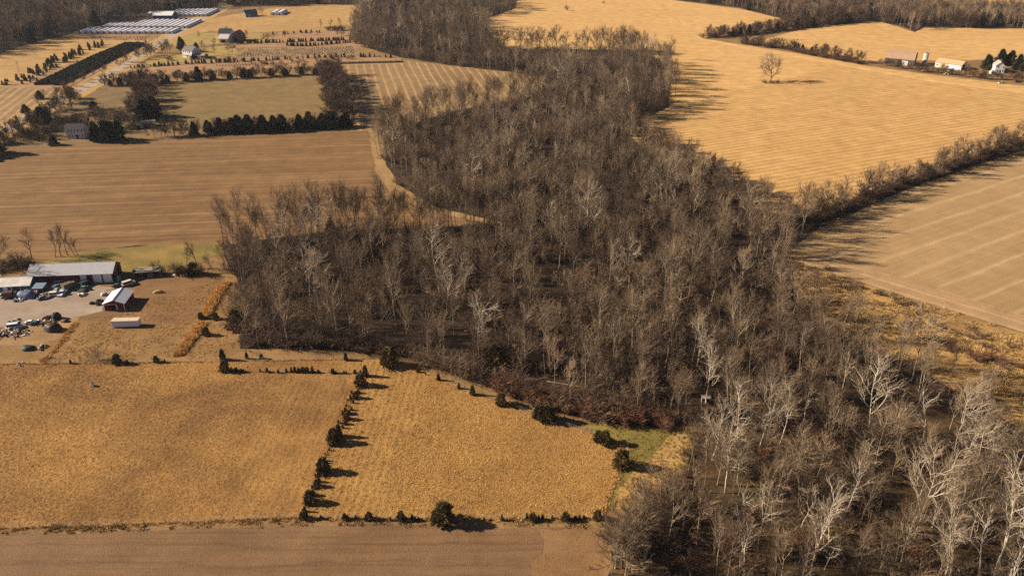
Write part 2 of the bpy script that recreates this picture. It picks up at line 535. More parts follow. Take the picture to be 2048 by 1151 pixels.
# yard round the red sheds
sheet('yard_grass_field', P([(-160, 530), (0, 512), (150, 503), (330, 489), (440, 486), (452, 520), (492, 600), (474, 650), (482, 700), (440, 721), (150, 725), (0, 727), (-200, 728)]), .03, m_yardgrass, .8)
sheet('green_verge', P([(90, 528), (180, 500), (300, 490), (440, 487), (448, 505), (400, 522), (330, 540), (240, 548), (60, 548)]), .04,
      field('shadow_patched_grass', (.15, .125, .028), (.26, .165, .05), (.12, .105, .026), patch=.06, streak=(.05, .1)), .8)  # olive and golden grass; the dark patches imitate shadows lying on it
sheet('dirt_yard', P([(150, 580), (260, 560), (420, 552), (450, 556), (420, 610), (380, 650), (300, 640), (270, 605), (220, 640), (150, 640)]), .045,
      field('rusty_dirt', (.20, .105, .042), (.17, .092, .04), (.32, .19, .078), patch=.05, speck=.25), .8)
sheet('gravel_yard', P([(-200, 600), (0, 588), (70, 592), (130, 560), (180, 570), (232, 573), (215, 590), (205, 622), (150, 634), (80, 640), (0, 652), (-200, 672)]), .055, m_gravel, .4, 2)
sheet('scrap_yard_dirt', P([(-160, 668), (0, 646), (80, 638), (160, 634), (150, 645), (110, 680), (60, 690), (0, 690), (-160, 700)]), .05, m_dirt, .5, 3)
strip('wheel_track', P([(185, 665), (175, 680), (150, 698), (110, 718)]), .6, .06, m_track)
strip('wheel_track.001', P([(222, 795), (218, 815), (205, 840), (196, 862)]), .45, .06, m_track)
sheet('green_corner', P([(1150, 846), (1330, 856), (1400, 852), (1375, 935), (1312, 1014), (1205, 1022), (1232, 955), (1256, 893), (1200, 870)]), .042, m_lawn, .8, 3)
sheet('sandy_lane', P([(1350, 862), (1398, 858), (1365, 945), (1305, 1012), (1225, 1018), (1262, 940), (1310, 905)]), .05, field('lane_grass', (.40, .24, .08), (.31, .2, .065), (.46, .29, .1), patch=.06, speck=.3), .7, 3)
ROADPTS = P([(-250, 400), (-60, 300), (40, 242), (140, 191), (205, 157), (265, 119), (330, 80), (390, 45), (436, 20), (470, -2)])
strip('road_verge', ROADPTS, 20, .055, m_orange, wob=1.0)
strip('road', ROADPTS, 8.5, .065, m_road)
strip('farm_drive', P([(300, 88), (250, 100), (180, 132), (130, 172)]), 4, .06, m_orange)
strip('headland_track', P([(1412, 80), (1500, 98), (1600, 114), (1720, 136), (1850, 160), (2048, 186), (2250, 205)]), 6, .062, field('pale_track', (.60, .385, .16), (.55, .34, .13), (.66, .43, .19), d=(1, -.1)))

# ================================================================== TREES
def tubes(segs, n):
    """segs: array (k, 8) p0, p1, r0, r1 -> vertices and faces; r1 == 0 gives cones"""
    s = np.asarray(segs, float)
    p0, p1, r0, r1 = s[:, :3], s[:, 3:6], s[:, 6], s[:, 7]
    d = p1 - p0
    d /= np.linalg.norm(d, axis=1)[:, None] + 1e-9
    ref = np.where(np.abs(d[:, 2:3]) < .9, np.array([[0, 0, 1.]]), np.array([[1., 0, 0]]))
    u = np.cross(d, ref)
    u /= np.linalg.norm(u, axis=1)[:, None] + 1e-9
    w = np.cross(d, u)
    k = len(s)
    ang = 2 * np.pi * np.arange(n) / n
    ring = u[:, None, :] * np.cos(ang)[None, :, None] + w[:, None, :] * np.sin(ang)[None, :, None]
    a = p0[:, None, :] + ring * r0[:, None, None]
    if (r1 <= 0).all():
        v = np.concatenate([a, p1[:, None, :]], 1).reshape(-1, 3)
        base = np.arange(k)[:, None] * (n + 1)
        i = np.arange(n)
        f = np.stack([base + i, base + (i + 1) % n, np.broadcast_to(base + n, (k, n))], 2).reshape(-1, 3)
        return v, f.tolist()
    b = p1[:, None, :] + ring * r1[:, None, None]
    v = np.concatenate([a, b], 1).reshape(-1, 3)
    base = np.arange(k)[:, None] * 2 * n
    i = np.arange(n)
    i2 = (i + 1) % n
    f = np.stack([base + i, base + i2, base + n + i2, base + n + i], 2).reshape(-1, 4)
    return v, f.tolist()


def segmesh(name, groups, mat):
    V, F, o = [], [], 0
    for segs, n in groups:
        if not len(segs):
            continue
        v, f = tubes(segs, n)
        V.append(v)
        F += [tuple(i + o for i in q) for q in f]
        o += len(v)
    me = bpy.data.meshes.new(name)
    me.from_pydata(np.concatenate(V).tolist(), [], F)
    me.materials.append(mat)
    return me


def rvec(rd):
    z = rd.uniform(-1, 1)
    a = rd.uniform(0, 2 * math.pi)
    s = math.sqrt(1 - z * z)
    return Vector((s * math.cos(a), s * math.sin(a), z))


def grow(rd, p, d, length, r, nseg, wander, up, taper=.35):
    pts, rad = [p.copy()], [r]
    step = length / nseg
    for i in range(nseg):
        d = (d + rvec(rd) * wander + Vector((0, 0, up))).normalized()
        p = p + d * step
        pts.append(p.copy())
        rad.append(r * (1 - (1 - taper) * (i + 1) / nseg))
    return pts, rad


def sg(pts, rad):
    return [(*pts[i], *pts[i + 1], rad[i], rad[i + 1]) for i in range(len(pts) - 1)]


def pick(pts, rad, t):
    x = t * (len(pts) - 1)
    i = min(int(x), len(pts) - 2)
    f = x - i
    return pts[i].lerp(pts[i + 1], f), rad[i] * (1 - f) + rad[i + 1] * f, (pts[i + 1] - pts[i]).normalized()


def side(rd, d, ang):
    a = rvec(rd)
    perp = (a - d * a.dot(d)).normalized()
    return (d * math.cos(ang) + perp * math.sin(ang)).normalized()


def bare_tree(seed, H=20., r=.24, clear=.35, nl=8, nb=6, nt=5, ntw=4, wander=.12, spread=.7, up=.10, twl=1.25, twr=.017, lean=.06, llen=.36, fork=True):
    rd = random.Random(seed)
    T, L, B, C, D = [], [], [], [], []
    ln = Vector((rd.uniform(-lean, lean), rd.uniform(-lean, lean), 1)).normalized()
    tp, tr = grow(rd, Vector((0, 0, -.3)), ln, H * rd.uniform(.72, .84), r, 9, wander * .45, .06, .3)
    tr[0] *= 1.35
    T += sg(tp, tr)
    limbs = []
    for i in range(nl):
        t = clear + (1 - clear) * (i + rd.uniform(.1, .9)) / nl
        p, rr, d = pick(tp, tr, min(t, .99))
        dd = side(rd, d, spread * rd.uniform(.55, 1.2))
        l = H * llen * rd.uniform(.75, 1.15) * (1.12 - .5 * t)
        if fork and i == 0:
            l *= 1.35
        limbs.append(grow(rd, p, dd, l, min(rr * .85, r * rd.uniform(.42, .6)), 6, wander, up, .3))
    limbs.append(grow(rd, tp[-1], ln, H * .2, tr[-1], 4, wander, .05, .3))
    for pts, rad in limbs:
        L += sg(pts, rad)
        for j in range(nb):
            t = .18 + .8 * (j + rd.uniform(0, 1)) / nb
            p, rr, d = pick(pts, rad, min(t, .99))
            bl = H * .17 * rd.uniform(.7, 1.3) * (1.15 - .45 * t)
            bp, br = grow(rd, p, side(rd, d, rd.uniform(.35, .75)), bl, max(rr * .62, .045), 3, wander * 1.3, up * 1.1, .4)
            B += sg(bp, br)
            for k in range(nt):
                t2 = .2 + .8 * (k + rd.uniform(0, 1)) / nt
                q, r2, d2 = pick(bp, br, min(t2, .99))
                cl = rd.uniform(.9, 1.7) * H / 20
                cp, cr = grow(rd, q, side(rd, d2, rd.uniform(.25, .65)), cl, max(r2 * .62, .030), 2, wander * 1.5, up, .6)
                C += sg(cp, cr)
                for m in range(ntw):
                    q3, _, d3 = pick(cp, cr, rd.uniform(.25, .99))
                    e = q3 + (side(rd, d3, rd.uniform(.15, .55)) + Vector((0, 0, up * 1.5))).normalized() * twl * rd.uniform(.6, 1.25) * H / 20
                    D.append((*q3, *e, twr, 0))
    return T, L, B, C, D


m_bark = plant('bark', (.16, .12, .085), (.35, .272, .188), spread=.3)
m_twig = plant('twigs', (.125, .082, .05), (.25, .174, .108), spread=.42)
m_syb = plant('pale_bark', (.34, .285, .215), (.54, .475, .375), spread=.2)
m_sytw = plant('pale_twigs', (.24, .175, .115), (.38, .29, .20), spread=.2)
m_dkbark = plant('shade_darkened_bark', (.07, .048, .034), (.12, .085, .06), spread=.2)  # dark bark, lowered further to imitate shade in the gaps of the wood
m_hedgetw = plant('shade_darkened_hedge_twigs', (.10, .060, .040), (.17, .105, .072), spread=.3)  # brown twigs; part of their darkness stands in for undergrowth shade
m_redtw = plant('red_twigs', (.17, .07, .042), (.20, .115, .07), spread=.4)
m_cedar = plant('cedar_needles', (.115, .075, .024), (.07, .06, .02), spread=.3)
m_ever = plant('evergreen_needles', (.032, .042, .022), (.075, .062, .034), spread=.45)
m_cedtrunk = simple('cedar_bark', (.12, .08, .055), .9)

PROTO = {}


def add_proto(fam, H, tm, cm):
    PROTO.setdefault(fam, []).append((H, tm, cm))


def bare_family(fam, count, mt, mc, seed0, **kw):
    for i in range(count):
        rd = random.Random(seed0 + i * 31)
        k = dict(kw)
        for key in ('spread', 'clear', 'llen'):
            if key in k:
                k[key] *= rd.uniform(.85, 1.15)
        T, L, B, C, D = bare_tree(seed0 + i, **k)
        tm = segmesh('trunk', [(T, 7), (L, 5), (B, 4)], mt)
        cm = segmesh('crown', [(C, 3), (D, 3)], mc)
        add_proto(fam, k.get('H', 20.), tm, cm)


bare_family('wood', 12, m_bark, m_twig, 100, H=20., r=.20, clear=.40, nl=9, nb=6, nt=4, ntw=4, spread=.85, up=.13, llen=.40, wander=.15, twr=.015, twl=1.4)
bare_family('slim', 7, m_bark, m_twig, 300, H=20., r=.14, clear=.5, nl=8, nb=4, nt=5, ntw=4, spread=.62, up=.13, llen=.27, wander=.16, twr=.015, twl=1.4)
bare_family('sycamore', 7, m_syb, m_sytw, 500, H=22., r=.21, clear=.34, nl=8, nb=6, nt=5, ntw=4, spread=.85, up=.08, llen=.38, wander=.27, twr=.016)
bare_family('snag', 4, m_syb, m_sytw, 560, H=17., r=.19, clear=.35, nl=7, nb=4, nt=3, ntw=2, spread=.85, up=.07, llen=.34, wander=.32, twr=.018)
bare_family('spreading', 6, m_bark, m_twig, 600, H=15., r=.22, clear=.25, nl=11, nb=7, nt=5, ntw=5, spread=1.0, up=.10, llen=.44, wander=.17, twr=.014)
bare_family('lone', 1, m_bark, m_sytw, 650, H=17., r=.3, clear=.16, nl=14, nb=8, nt=5, ntw=6, spread=1.05, up=.06, llen=.42, wander=.15, twr=.02, twl=1.5)
bare_family('hedge', 6, m_dkbark, m_hedgetw, 700, H=12., r=.15, clear=.12, nl=12, nb=7, nt=5, ntw=5, spread=1.0, up=.07, llen=.50, twl=1.6, twr=.02, wander=.17)
bare_family('scraggly', 5, m_dkbark, m_hedgetw, 760, H=16., r=.25, clear=.4, nl=8, nb=5, nt=4, ntw=3, spread=.7, up=.10, llen=.34, wander=.18, lean=.35, twr=.014)


def bush_family(fam, count, mt, mc, seed0, H=3.0, stems=14):
    for i in range(count):
        rd = random.Random(seed0 + i)
        S, B, D = [], [], []
        for k in range(stems):
            a = rd.uniform(0, 6.28)
            d = Vector((math.cos(a) * rd.uniform(.1, .8), math.sin(a) * rd.uniform(.1, .8), 1)).normalized()
            pts, rad = grow(rd, Vector((math.cos(a) * .2, math.sin(a) * .2, -.1)), d, H * rd.uniform(.7, 1.1), .035, 4, .18, .03, .4)
            S += sg(pts, rad)
            for j in range(7):
                p, rr, dd = pick(pts, rad, rd.uniform(.2, .98))
                bp, br = grow(rd, p, side(rd, dd, rd.uniform(.4, 1.1)), H * .35 * rd.uniform(.6, 1.2), .022, 2, .2, .06, .6)
                B += sg(bp, br)
                for m in range(6):
                    q, _, d3 = pick(bp, br, rd.uniform(.1, .99))
                    e = q + side(rd, d3, rd.uniform(.3, 1.0)) * rd.uniform(.3, .65) * H / 3
                    D.append((*q, *e, .016, 0))
        add_proto(fam, H, segmesh('stems', [(S, 4)], mt), segmesh('twigs', [(B, 3), (D, 3)], mc))


bush_family('bush', 4, m_dkbark, m_hedgetw, 900)
bush_family('redbush', 4, m_dkbark, m_redtw, 940, stems=20)
bush_family('thicket', 3, m_bark, m_twig, 980, H=5., stems=9)


def needle_family(fam, count, mc, seed0, H=6., wid=.42, n=1500, base=.03, power=.75, sl=.55, sr=.11, lump=.25):
    """dense evergreen: needle sprays set through an uneven tapering volume"""
    for i in range(count):
        rd = random.Random(seed0 + i)
        ph = [rd.uniform(0, 6.28) for _ in range(6)]
        S = []
        for k in range(n):
            t = rd.random() ** 1.15
            a = rd.uniform(0, 6.28)
            env = wid * H * .5 * (1 - t) ** power * (1 - math.exp(-(t + .06) * 14)) * 1.25
            env *= 1 + lump * (math.sin(3 * a + ph[0] + t * 7) * .5 + math.sin(5 * a + ph[1] - t * 13) * .3 + math.sin(2 * a + ph[2] + t * 21) * .4)
            rr = env * math.sqrt(rd.uniform(.22, 1.0))
            z = base * H + t * H * (1 - base)
            p = Vector((rr * math.cos(a), rr * math.sin(a), z))
            d = (Vector((math.cos(a), math.sin(a), rd.uniform(.1, 1.1))) + rvec(rd) * .5).normalized()
            e = p + d * sl * rd.uniform(.6, 1.3)
            S.append((*p, *e, sr * rd.uniform(.7, 1.3), 0))
        tr = [(0, 0, -.2, 0, 0, H * .9, .035 * H ** .8, .01)]
        add_proto(fam, H, segmesh('trunk', [(tr, 6)], m_cedtrunk), segmesh('foliage', [(S, 4)], mc))


needle_family('cedar', 6, m_cedar, 1100, H=5., wid=.68, n=1500, power=.5, lump=.5, sl=.6)
needle_family('cedarslim', 3, m_cedar, 1150, H=5., wid=.40, n=1100, power=.6)
needle_family('evergreen', 7, m_ever, 1200, H=12., wid=.5, n=2200, power=.8, sl=1.2, sr=.17, lump=.6, base=.04)
needle_family('sapling', 3, m_ever, 1300, H=3., wid=.5, n=260, power=.8, sl=.45, sr=.12)

COUNT = {}
SRC = {}                       # one placed example of every model, for the far wood


def tree(fam, x, y, h, name, label, cat, group, rz=None, var=None, wide=1.0):
    lst = PROTO[fam]
    i = COUNT.get(fam, 0)
    COUNT[fam] = i + 1
    k = (i * 7 + 3) % len(lst) if var is None else var
    if len(lst) == 7:
        k = i % 7
    H, tm, cm = lst[k]
    s = h / H
    o = thing(name, label, cat, (x, y, 0), random.uniform(0, 6.28) if rz is None else rz, group, s)
    o.scale = (s * wide, s * wide, s)
    a = link(tm.name.split('.')[0], tm, o)
    b = link(cm.name.split('.')[0], cm, o)
    SRC.setdefault((fam, k), (a, b))
    return o


def gn_stuff(name, pts, label, cat):
    """pts: list of (fam, var, x, y, scale, wide, rz); one object standing for an uncountable mass"""
    me = bpy.data.meshes.new(name)
    me.from_pydata([(p[2], p[3], p[7] if len(p) > 7 else 0) for p in pts], [], [])
    keys = sorted({(p[0], p[1]) for p in pts})
    idx = {k: i for i, k in enumerate(keys)}
    a = me.attributes.new('variant', 'INT', 'POINT')
    a.data.foreach_set('value', [idx[(p[0], p[1])] for p in pts])
    a = me.attributes.new('turn', 'FLOAT_VECTOR', 'POINT')
    a.data.foreach_set('vector', np.array([(0, 0, p[6]) for p in pts], float).ravel())
    a = me.attributes.new('size', 'FLOAT_VECTOR', 'POINT')
    a.data.foreach_set('vector', np.array([(p[4] * p[5], p[4] * p[5], p[4]) for p in pts], float).ravel())
    o = link(name, me)
    ng = bpy.data.node_groups.new(name, 'GeometryNodeTree')
    ng.interface.new_socket('Geometry', in_out='INPUT', socket_type='NodeSocketGeometry')
    ng.interface.new_socket('Geometry', in_out='OUTPUT', socket_type='NodeSocketGeometry')
    N, Lk = ng.nodes, ng.links
    gi, go = N.new('NodeGroupInput'), N.new('NodeGroupOutput')
    jo = N.new('GeometryNodeJoinGeometry')
    def attr(nm, ty):
        x = N.new('GeometryNodeInputNamedAttribute')
        x.data_type = ty
        x.inputs['Name'].default_value = nm
        return x.outputs['Attribute']
    va, tu, si = attr('variant', 'INT'), attr('turn', 'FLOAT_VECTOR'), attr('size', 'FLOAT_VECTOR')
    for k in keys:
        j2 = N.new('GeometryNodeJoinGeometry')
        for so in SRC[k]:
            oi = N.new('GeometryNodeObjectInfo')
            oi.transform_space = 'ORIGINAL'
            oi.inputs['Object'].default_value = so
            Lk.new(oi.outputs['Geometry'], j2.inputs[0])
        cmp_ = N.new('FunctionNodeCompare')
        cmp_.data_type = 'INT'
        cmp_.operation = 'EQUAL'
        ins = [s_ for s_ in cmp_.inputs if s_.type == 'INT']
        Lk.new(va, ins[0])
        ins[1].default_value = idx[k]
        ip = N.new('GeometryNodeInstanceOnPoints')
        Lk.new(gi.outputs[0], ip.inputs['Points'])
        Lk.new(cmp_.outputs[0], ip.inputs['Selection'])
        Lk.new(j2.outputs[0], ip.inputs['Instance'])
        Lk.new(tu, ip.inputs['Rotation'])
        Lk.new(si, ip.inputs['Scale'])
        Lk.new(ip.outputs[0], jo.inputs[0])
    Lk.new(jo.outputs[0], go.inputs[0])
    md = o.modifiers.new('scatter', 'NODES')
    md.node_group = ng
    o['kind'] = 'stuff'
    o['label'] = label
    o['category'] = cat
    return o


def in_view(x, y, m=40, topm=60):
    dep = math.atan2(CAM_H, y)
    v = FPX * math.tan(dep - PITCH) + 575.5
    z = y * math.cos(PITCH) + CAM_H * math.sin(PITCH)
    u = FPX * x / z + 1024
    return -m < u < 2048 + m and -topm < v < 1151 + 90, u, v


# ---- trees of the big wood: the 300 that show largest stand alone, the rest is one mass
wp = scatter(WOOD, 5.9)
dens = vnoise(wp, 17, 3) * .6 + vnoise(wp, 7, 5) * .4
se = inside(wp, SE)
north = wp[:, 1] > 300
keep = np.where(se, dens > .37, np.where(wp[:, 1] > 620, dens > .45, np.where(north, dens > .28, dens > .26)))
# darker openings in the canopy
for gx, gy, grx, gry in ((850, 495, 110, 16), (980, 470, 70, 14), (760, 590, 60, 25), (1390, 655, 40, 40), (1170, 440, 60, 22), (640, 560, 60, 18), (930, 112, 90, 10), (1080, 122, 110, 10), (1500, 640, 50, 25),
                          (880, 320, 60, 14), (1500, 760, 60, 25), (940, 640, 26, 30), (1050, 250, 90, 8), (1480, 560, 30, 40), (1760, 800, 60, 20), (1540, 930, 70, 30), (1700, 990, 90, 22), (1130, 640, 22, 40), (1130, 114, 160, 10), (1150, 132, 90, 7), (850, 264, 50, 8), (930, 246, 60, 9), (1015, 222, 60, 8), (1100, 560, 40, 14), (1250, 500, 30, 14), (850, 620, 26, 30), (600, 640, 40, 12), (1300, 720, 26, 24), (1640, 700, 40, 20), (1850, 900, 60, 25)):
    cpx = np.array([in_view(x, y)[1:] for x, y in wp])
    inn = ((cpx[:, 0] - gx) / grx) ** 2 + ((cpx[:, 1] - gy) / gry) ** 2 < 1
    keep &= ~(inn & (rng.random(len(wp)) < .93))
wp, se, north = wp[keep], se[keep], north[keep]
order = np.argsort(np.hypot(wp[:, 0], wp[:, 1]))
wp, se, north = wp[order], se[order], north[order]


far = []
n_single = 0
PAST_EDGE = np.array(P([(480, 697), (600, 694), (760, 704), (850, 724), (980, 775), (1080, 808), (1180, 838), (1330, 852), (1385, 850)]))
for (x, y), s_, nn in zip(wp, se, north):
    ok, u, v = in_view(x, y)
    r_ = random.random()
    if s_:
        fam = 'sycamore' if r_ < .13 else 'snag' if r_ < .27 else 'wood' if r_ < .52 else 'spreading' if r_ < .68 else 'slim'
    else:
        fam = 'sycamore' if r_ < .025 else 'wood' if r_ < .50 else 'slim' if r_ < .82 else 'spreading'
    h = {'wood': random.uniform(13, 19.5), 'slim': random.uniform(11, 17.5), 'sycamore': random.uniform(17, 24), 'spreading': random.uniform(9, 14), 'snag': random.uniform(10, 17)}[fam]
    if random.random() < .25:
        h *= .72
    if ok and n_single < 330:
        n_single += 1
        edge = np.hypot(*(PAST_EDGE - (x, y)).T).min() < 12
        place = 'at the pasture edge of the wood' if edge else 'in the open wood over leaf litter' if s_ else 'in the dense winter wood'
        nm, what, cat = {'wood': ('bare_tree', 'bare grey-brown tree', 'tree'), 'slim': ('slim_tree', 'slim bare tree with a narrow crown', 'tree'),
                         'sycamore': ('sycamore_tree', 'white-barked crooked sycamore', 'sycamore'), 'snag': ('dead_tree', 'pale dead tree with broken bare limbs', 'dead tree'),
                         'spreading': ('spreading_tree', 'low spreading bare tree', 'tree')}[fam]
        size = 'tall' if h > 16 else 'short' if h < 11.5 else 'middling'
        tree(fam, x, y, h, nm, f'{size} {what} {place}', cat, f'{size} {what.split(" with ")[0]}s {place}')
    else:
        far.append((fam, None, x, y, h, random.uniform(.9, 1.15), random.uniform(0, 6.28)))

# ---- named single trees
SYC = [(1500, 455, 362, 'white-barked sycamore with a broad pale crown above the middle of the wood'), (1412, 808, 688, 'tall pale tree in the wood beside the small hut'),
       (1150, 322, 278, 'forked white sycamore standing out of the upper wood'), (1320, 345, 285, 'white sycamore by the stubble rows at the wood corner'),
       (1372, 356, 300, 'second white sycamore by the stubble rows at the wood corner'), (822, 103, 56, 'white sycamore where the far wood meets the wedge field'),
       (925, 108, 62, 'leaning white sycamore in front of the far wood'), (1283, 158, 108, 'white sycamore over the golden field at the far wood edge'),
       (1300, 190, 155, 'spreading white sycamore on the east side of the far wood'), (1195, 218, 178, 'round pale sycamore among the far wood'),
       (1085, 150, 105, 'broad pale sycamore at the narrow neck of the wood'), (78, 68, 46, 'white sycamore in front of the woods beside the hayfield'),
       (1830, 1075, 890, 'big white sycamore with twisted limbs above the leaf litter'), (1960, 970, 860, 'white sycamore with upright forks near the brush'),
       (1690, 1030, 905, 'slender white sycamore over the mossy ground'), (1620, 1150, 1000, 'white sycamore with contorted limbs low in the clearing'),
       (2020, 1150, 960, 'tall white sycamore at the far end of the clearing'), (1880, 1170, 1010, 'white sycamore with many crooked branches by the fallen log'),
       (1450, 985, 850, 'grey sycamore with wide forks near the sandy lane')]
for i, (px, by, ty, lab) in enumerate(SYC):
    x, y = W(px, by)
    tree('sycamore', x, y, HG(by, ty), 'sycamore_tree', lab, 'sycamore', None)

x, y = W(1541, 163)
tree('lone', x, y, HG(163, 114), 'field_tree', 'lone pale bare tree standing in the golden stubble', 'tree', None, var=0, wide=1.5)


def line_pts(pts, n, jit=2.0):
    q = [Vector(W(*p)) for p in pts]
    cum = [0]
    for a, b in zip(q, q[1:]):
        cum.append(cum[-1] + (b - a).length)
    out = []
    for i in range(n):
        s_ = cum[-1] * min(.9999, max(.0001, (i + random.uniform(-.5, 1.5)) / n))
        j = next(k for k in range(1, len(cum)) if cum[k] >= s_)
        p = q[j - 1].lerp(q[j], (s_ - cum[j - 1]) / (cum[j] - cum[j - 1]))
        out.append((p.x + random.uniform(-jit, jit), p.y + random.uniform(-jit, jit)))
    return out


def row(fam, pts, n, h0, h1, name, label, cat, group, jit=2.0, wide=1.0):
    for (x, y) in line_pts(pts, n, jit):
        tree(fam, x, y, random.uniform(h0, h1), name, label, cat, group, wide=wide * random.uniform(.9, 1.1))


# tall row along the brown field, in front of it the wood
row('wood', [(440, 490), (560, 474), (640, 465), (760, 458), (1005, 449)], 50, 11, 20, 'edge_tree', 'tall bare tree in the row dividing the wood from the brown field', 'tree', 'trees along the brown field', 1.8)
row('wood', [(780, 258), (850, 242), (920, 222), (1000, 207), (1075, 185)], 26, 14, 19, 'edge_tree', 'bare tree in the row below the striped wedge field', 'tree', 'trees below the wedge field', 2.5)
row('wood', [(768, 330), (766, 287), (785, 256)], 14, 13, 18, 'edge_tree', 'bare tree at the rounded tip of the wood by the brown field', 'tree', 'trees at the tip of the wood', 3)
row('spreading', [(985, 99), (1100, 100), (1290, 103)], 24, 13, 18.5, 'edge_tree', 'bare tree in the row standing against the golden field', 'tree', 'trees against the golden field', 2)
row('hedge', [(1340, 215), (1300, 235), (1250, 255), (1310, 308), (1400, 350), (1500, 412)], 30, 8, 13, 'edge_tree', 'dark low tree along the stubble-row side of the wood', 'tree', 'trees along the stubble rows', 3)
row('wood', [(1330, 120), (1342, 165), (1338, 212)], 14, 13, 18, 'edge_tree', 'bare tree casting its shadow east on the golden field', 'tree', 'trees east of the far wood', 4)
# hedgerow between the golden rows and the tan field
HR = [(1570, 450), (1640, 436), (1720, 405), (1800, 370), (1920, 330), (2048, 290), (2200, 245)]
row('spreading', HR, 52, 8, 14.5, 'hedgerow_tree', 'bare tree in the hedgerow between golden rows and tan field', 'tree', 'hedgerow trees by the tan field', 2.0)
row('hedge', HR, 60, 4.5, 8.5, 'hedgerow_shrub', 'dark low shrub filling the hedgerow beside the tan field', 'shrub', 'hedgerow shrubs by the tan field', 1.8, wide=1.35)
row('scraggly', HR, 16, 10, 15, 'hedgerow_snag', 'ragged leaning bare tree overtopping the tan-field hedgerow', 'tree', 'ragged trees over the tan-field hedgerow', 2.0)
row('bush', HR, 60, 2.5, 4, 'hedgerow_bush', 'twiggy knee-high bush at the foot of the tan-field hedgerow', 'bush', 'hedgerow bushes by the tan field', 1.5, wide=1.3)
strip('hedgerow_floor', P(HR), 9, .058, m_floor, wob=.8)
row('bush', HR, 90, 2, 4, 'hedgerow_bramble', 'dense dark bramble under the hedgerow beside the tan field', 'bramble', 'hedgerow brambles by the tan field', 2.6, wide=1.8)
# far hedges on the golden fields
row('hedge', [(1408, 76), (1440, 72), (1500, 68), (1600, 54), (1700, 44)], 70, 5, 11, 'hedge_tree', 'bushy bare tree in the far hedge ending at the golden field', 'tree', 'far hedge trees on the golden field', 3.0, wide=1.15)
row('bush', [(1408, 77), (1440, 73), (1500, 69), (1600, 55), (1700, 45)], 60, 2.5, 4.5, 'hedge_bush', 'dark bush at the foot of the far hedge on the golden field', 'bush', 'bushes in the far hedge', 3, wide=2.0)
row('bush', [(1480, 87), (1560, 97), (1640, 113), (1722, 127)], 60, 2, 4, 'hedge_bush', 'dark bush at the foot of the thin hedge above the pale track', 'bush', 'bushes in the thin hedge', 2.5, wide=2.0)
row('evergreen', [(1440, 76), (1560, 60), (1660, 50)], 7, 6, 9, 'hedge_evergreen', 'dark evergreen in the far hedge on the golden field', 'evergreen', 'evergreens in the far hedge', 2)
row('hedge', [(1480, 86), (1560, 96), (1640, 112), (1722, 126)], 60, 3.5, 9, 'hedge_tree', 'small bushy tree in the thin hedge above the pale track', 'tree', 'thin hedge trees above the track', 2.5, wide=1.2)
row('evergreen', [(1585, 100), (1630, 108)], 4, 5, 7, 'hedge_evergreen', 'dark evergreen in the thin hedge above the pale track', 'evergreen', 'evergreens in the thin hedge', 1.5)
row('hedge', [(1762, 130), (1830, 142), (1900, 150), (1960, 158), (2048, 162)], 70, 2.5, 6.5, 'farm_bush', 'tangled bare bush in front of the far farm buildings', 'bush', 'bushes in front of the far farm', 3, wide=1.3)
row('spreading', [(1930, 152), (1950, 155)], 2, 7, 9, 'farmyard_tree', 'spreading bare tree between the tin shed and the white house', 'tree', 'bare trees by the white house', 1)
row('evergreen', [(1970, 140), (2000, 128), (2020, 130), (2045, 145)], 8, 8, 11, 'farmyard_evergreen', 'dark evergreen screening the white farmhouse', 'evergreen', 'evergreens round the white farmhouse', 2, wide=1.2)
# west side: tree lines round the green meadow
row('evergreen', [(395, 268), (470, 265), (560, 261), (640, 257), (692, 252)], 34, 3.5, 9.5, 'evergreen_tree', 'dark evergreen in the row between green meadow and brown field', 'evergreen', 'evergreens below the green meadow', 3.0, wide=1.35)
row('hedge', [(300, 276), (395, 270), (560, 263), (690, 254)], 60, 3, 9, 'hedge_tree', 'bare bushy tree left of the evergreen row at the brown field', 'tree', 'bushy trees by the evergreen row', 2)
row('hedge', [(662, 146), (668, 180), (680, 220), (690, 248)], 70, 8, 13.5, 'belt_tree', 'bare brown tree in the belt between meadow and wedge field', 'tree', 'trees in the belt by the meadow', 6.0, wide=1.25)
row('evergreen', [(215, 172), (250, 170), (330, 165), (390, 160), (430, 158)], 13, 3.5, 9, 'evergreen_tree', 'dark evergreen in the row above the green meadow', 'evergreen', 'evergreens above the green meadow', 2.0, wide=1.3)
row('evergreen', [(450, 157), (520, 153), (560, 151), (630, 148)], 8, 3, 7, 'evergreen_tree', 'low dark evergreen in the thin end of the row above the meadow', 'evergreen', 'low evergreens above the green meadow', 2.0, wide=1.4)
row('hedge', [(205, 172), (330, 166), (480, 156), (655, 147)], 80, 4, 8.5, 'hedge_tree', 'brown bushy tree between the evergreens above the green meadow', 'tree', 'bushy trees above the green meadow', 2.5, wide=1.2)
row('hedge', [(290, 165), (292, 190), (285, 215), (300, 240)], 44, 7, 12, 'belt_tree', 'brown bare tree in the belt behind the ruined barn', 'tree', 'trees behind the ruined barn', 6.0, wide=1.2)
row('evergreen', [(285, 243), (300, 238), (312, 232)], 4, 9, 12, 'evergreen_tree', 'big dark evergreen beside the ruined barn', 'evergreen', 'evergreens beside the ruined barn', 1.5, wide=1.3)
row('evergreen', [(186, 284), (210, 283), (240, 280)], 7, 8, 12, 'evergreen_tree', 'dark spruce right of the white farmhouse with the dark roof', 'evergreen', 'spruces right of the old white farmhouse', 2.0)
for px, by, h in ((85, 246, 9), (52, 226, 5), (80, 198, 5), (188, 219, 5), (108, 290, 5)):
    x, y = W(px, by)
    tree('evergreen', x, y, h, 'evergreen_tree', 'dark round evergreen in the scrub beside the road', 'evergreen', 'round evergreens in the roadside scrub', wide=1.7)
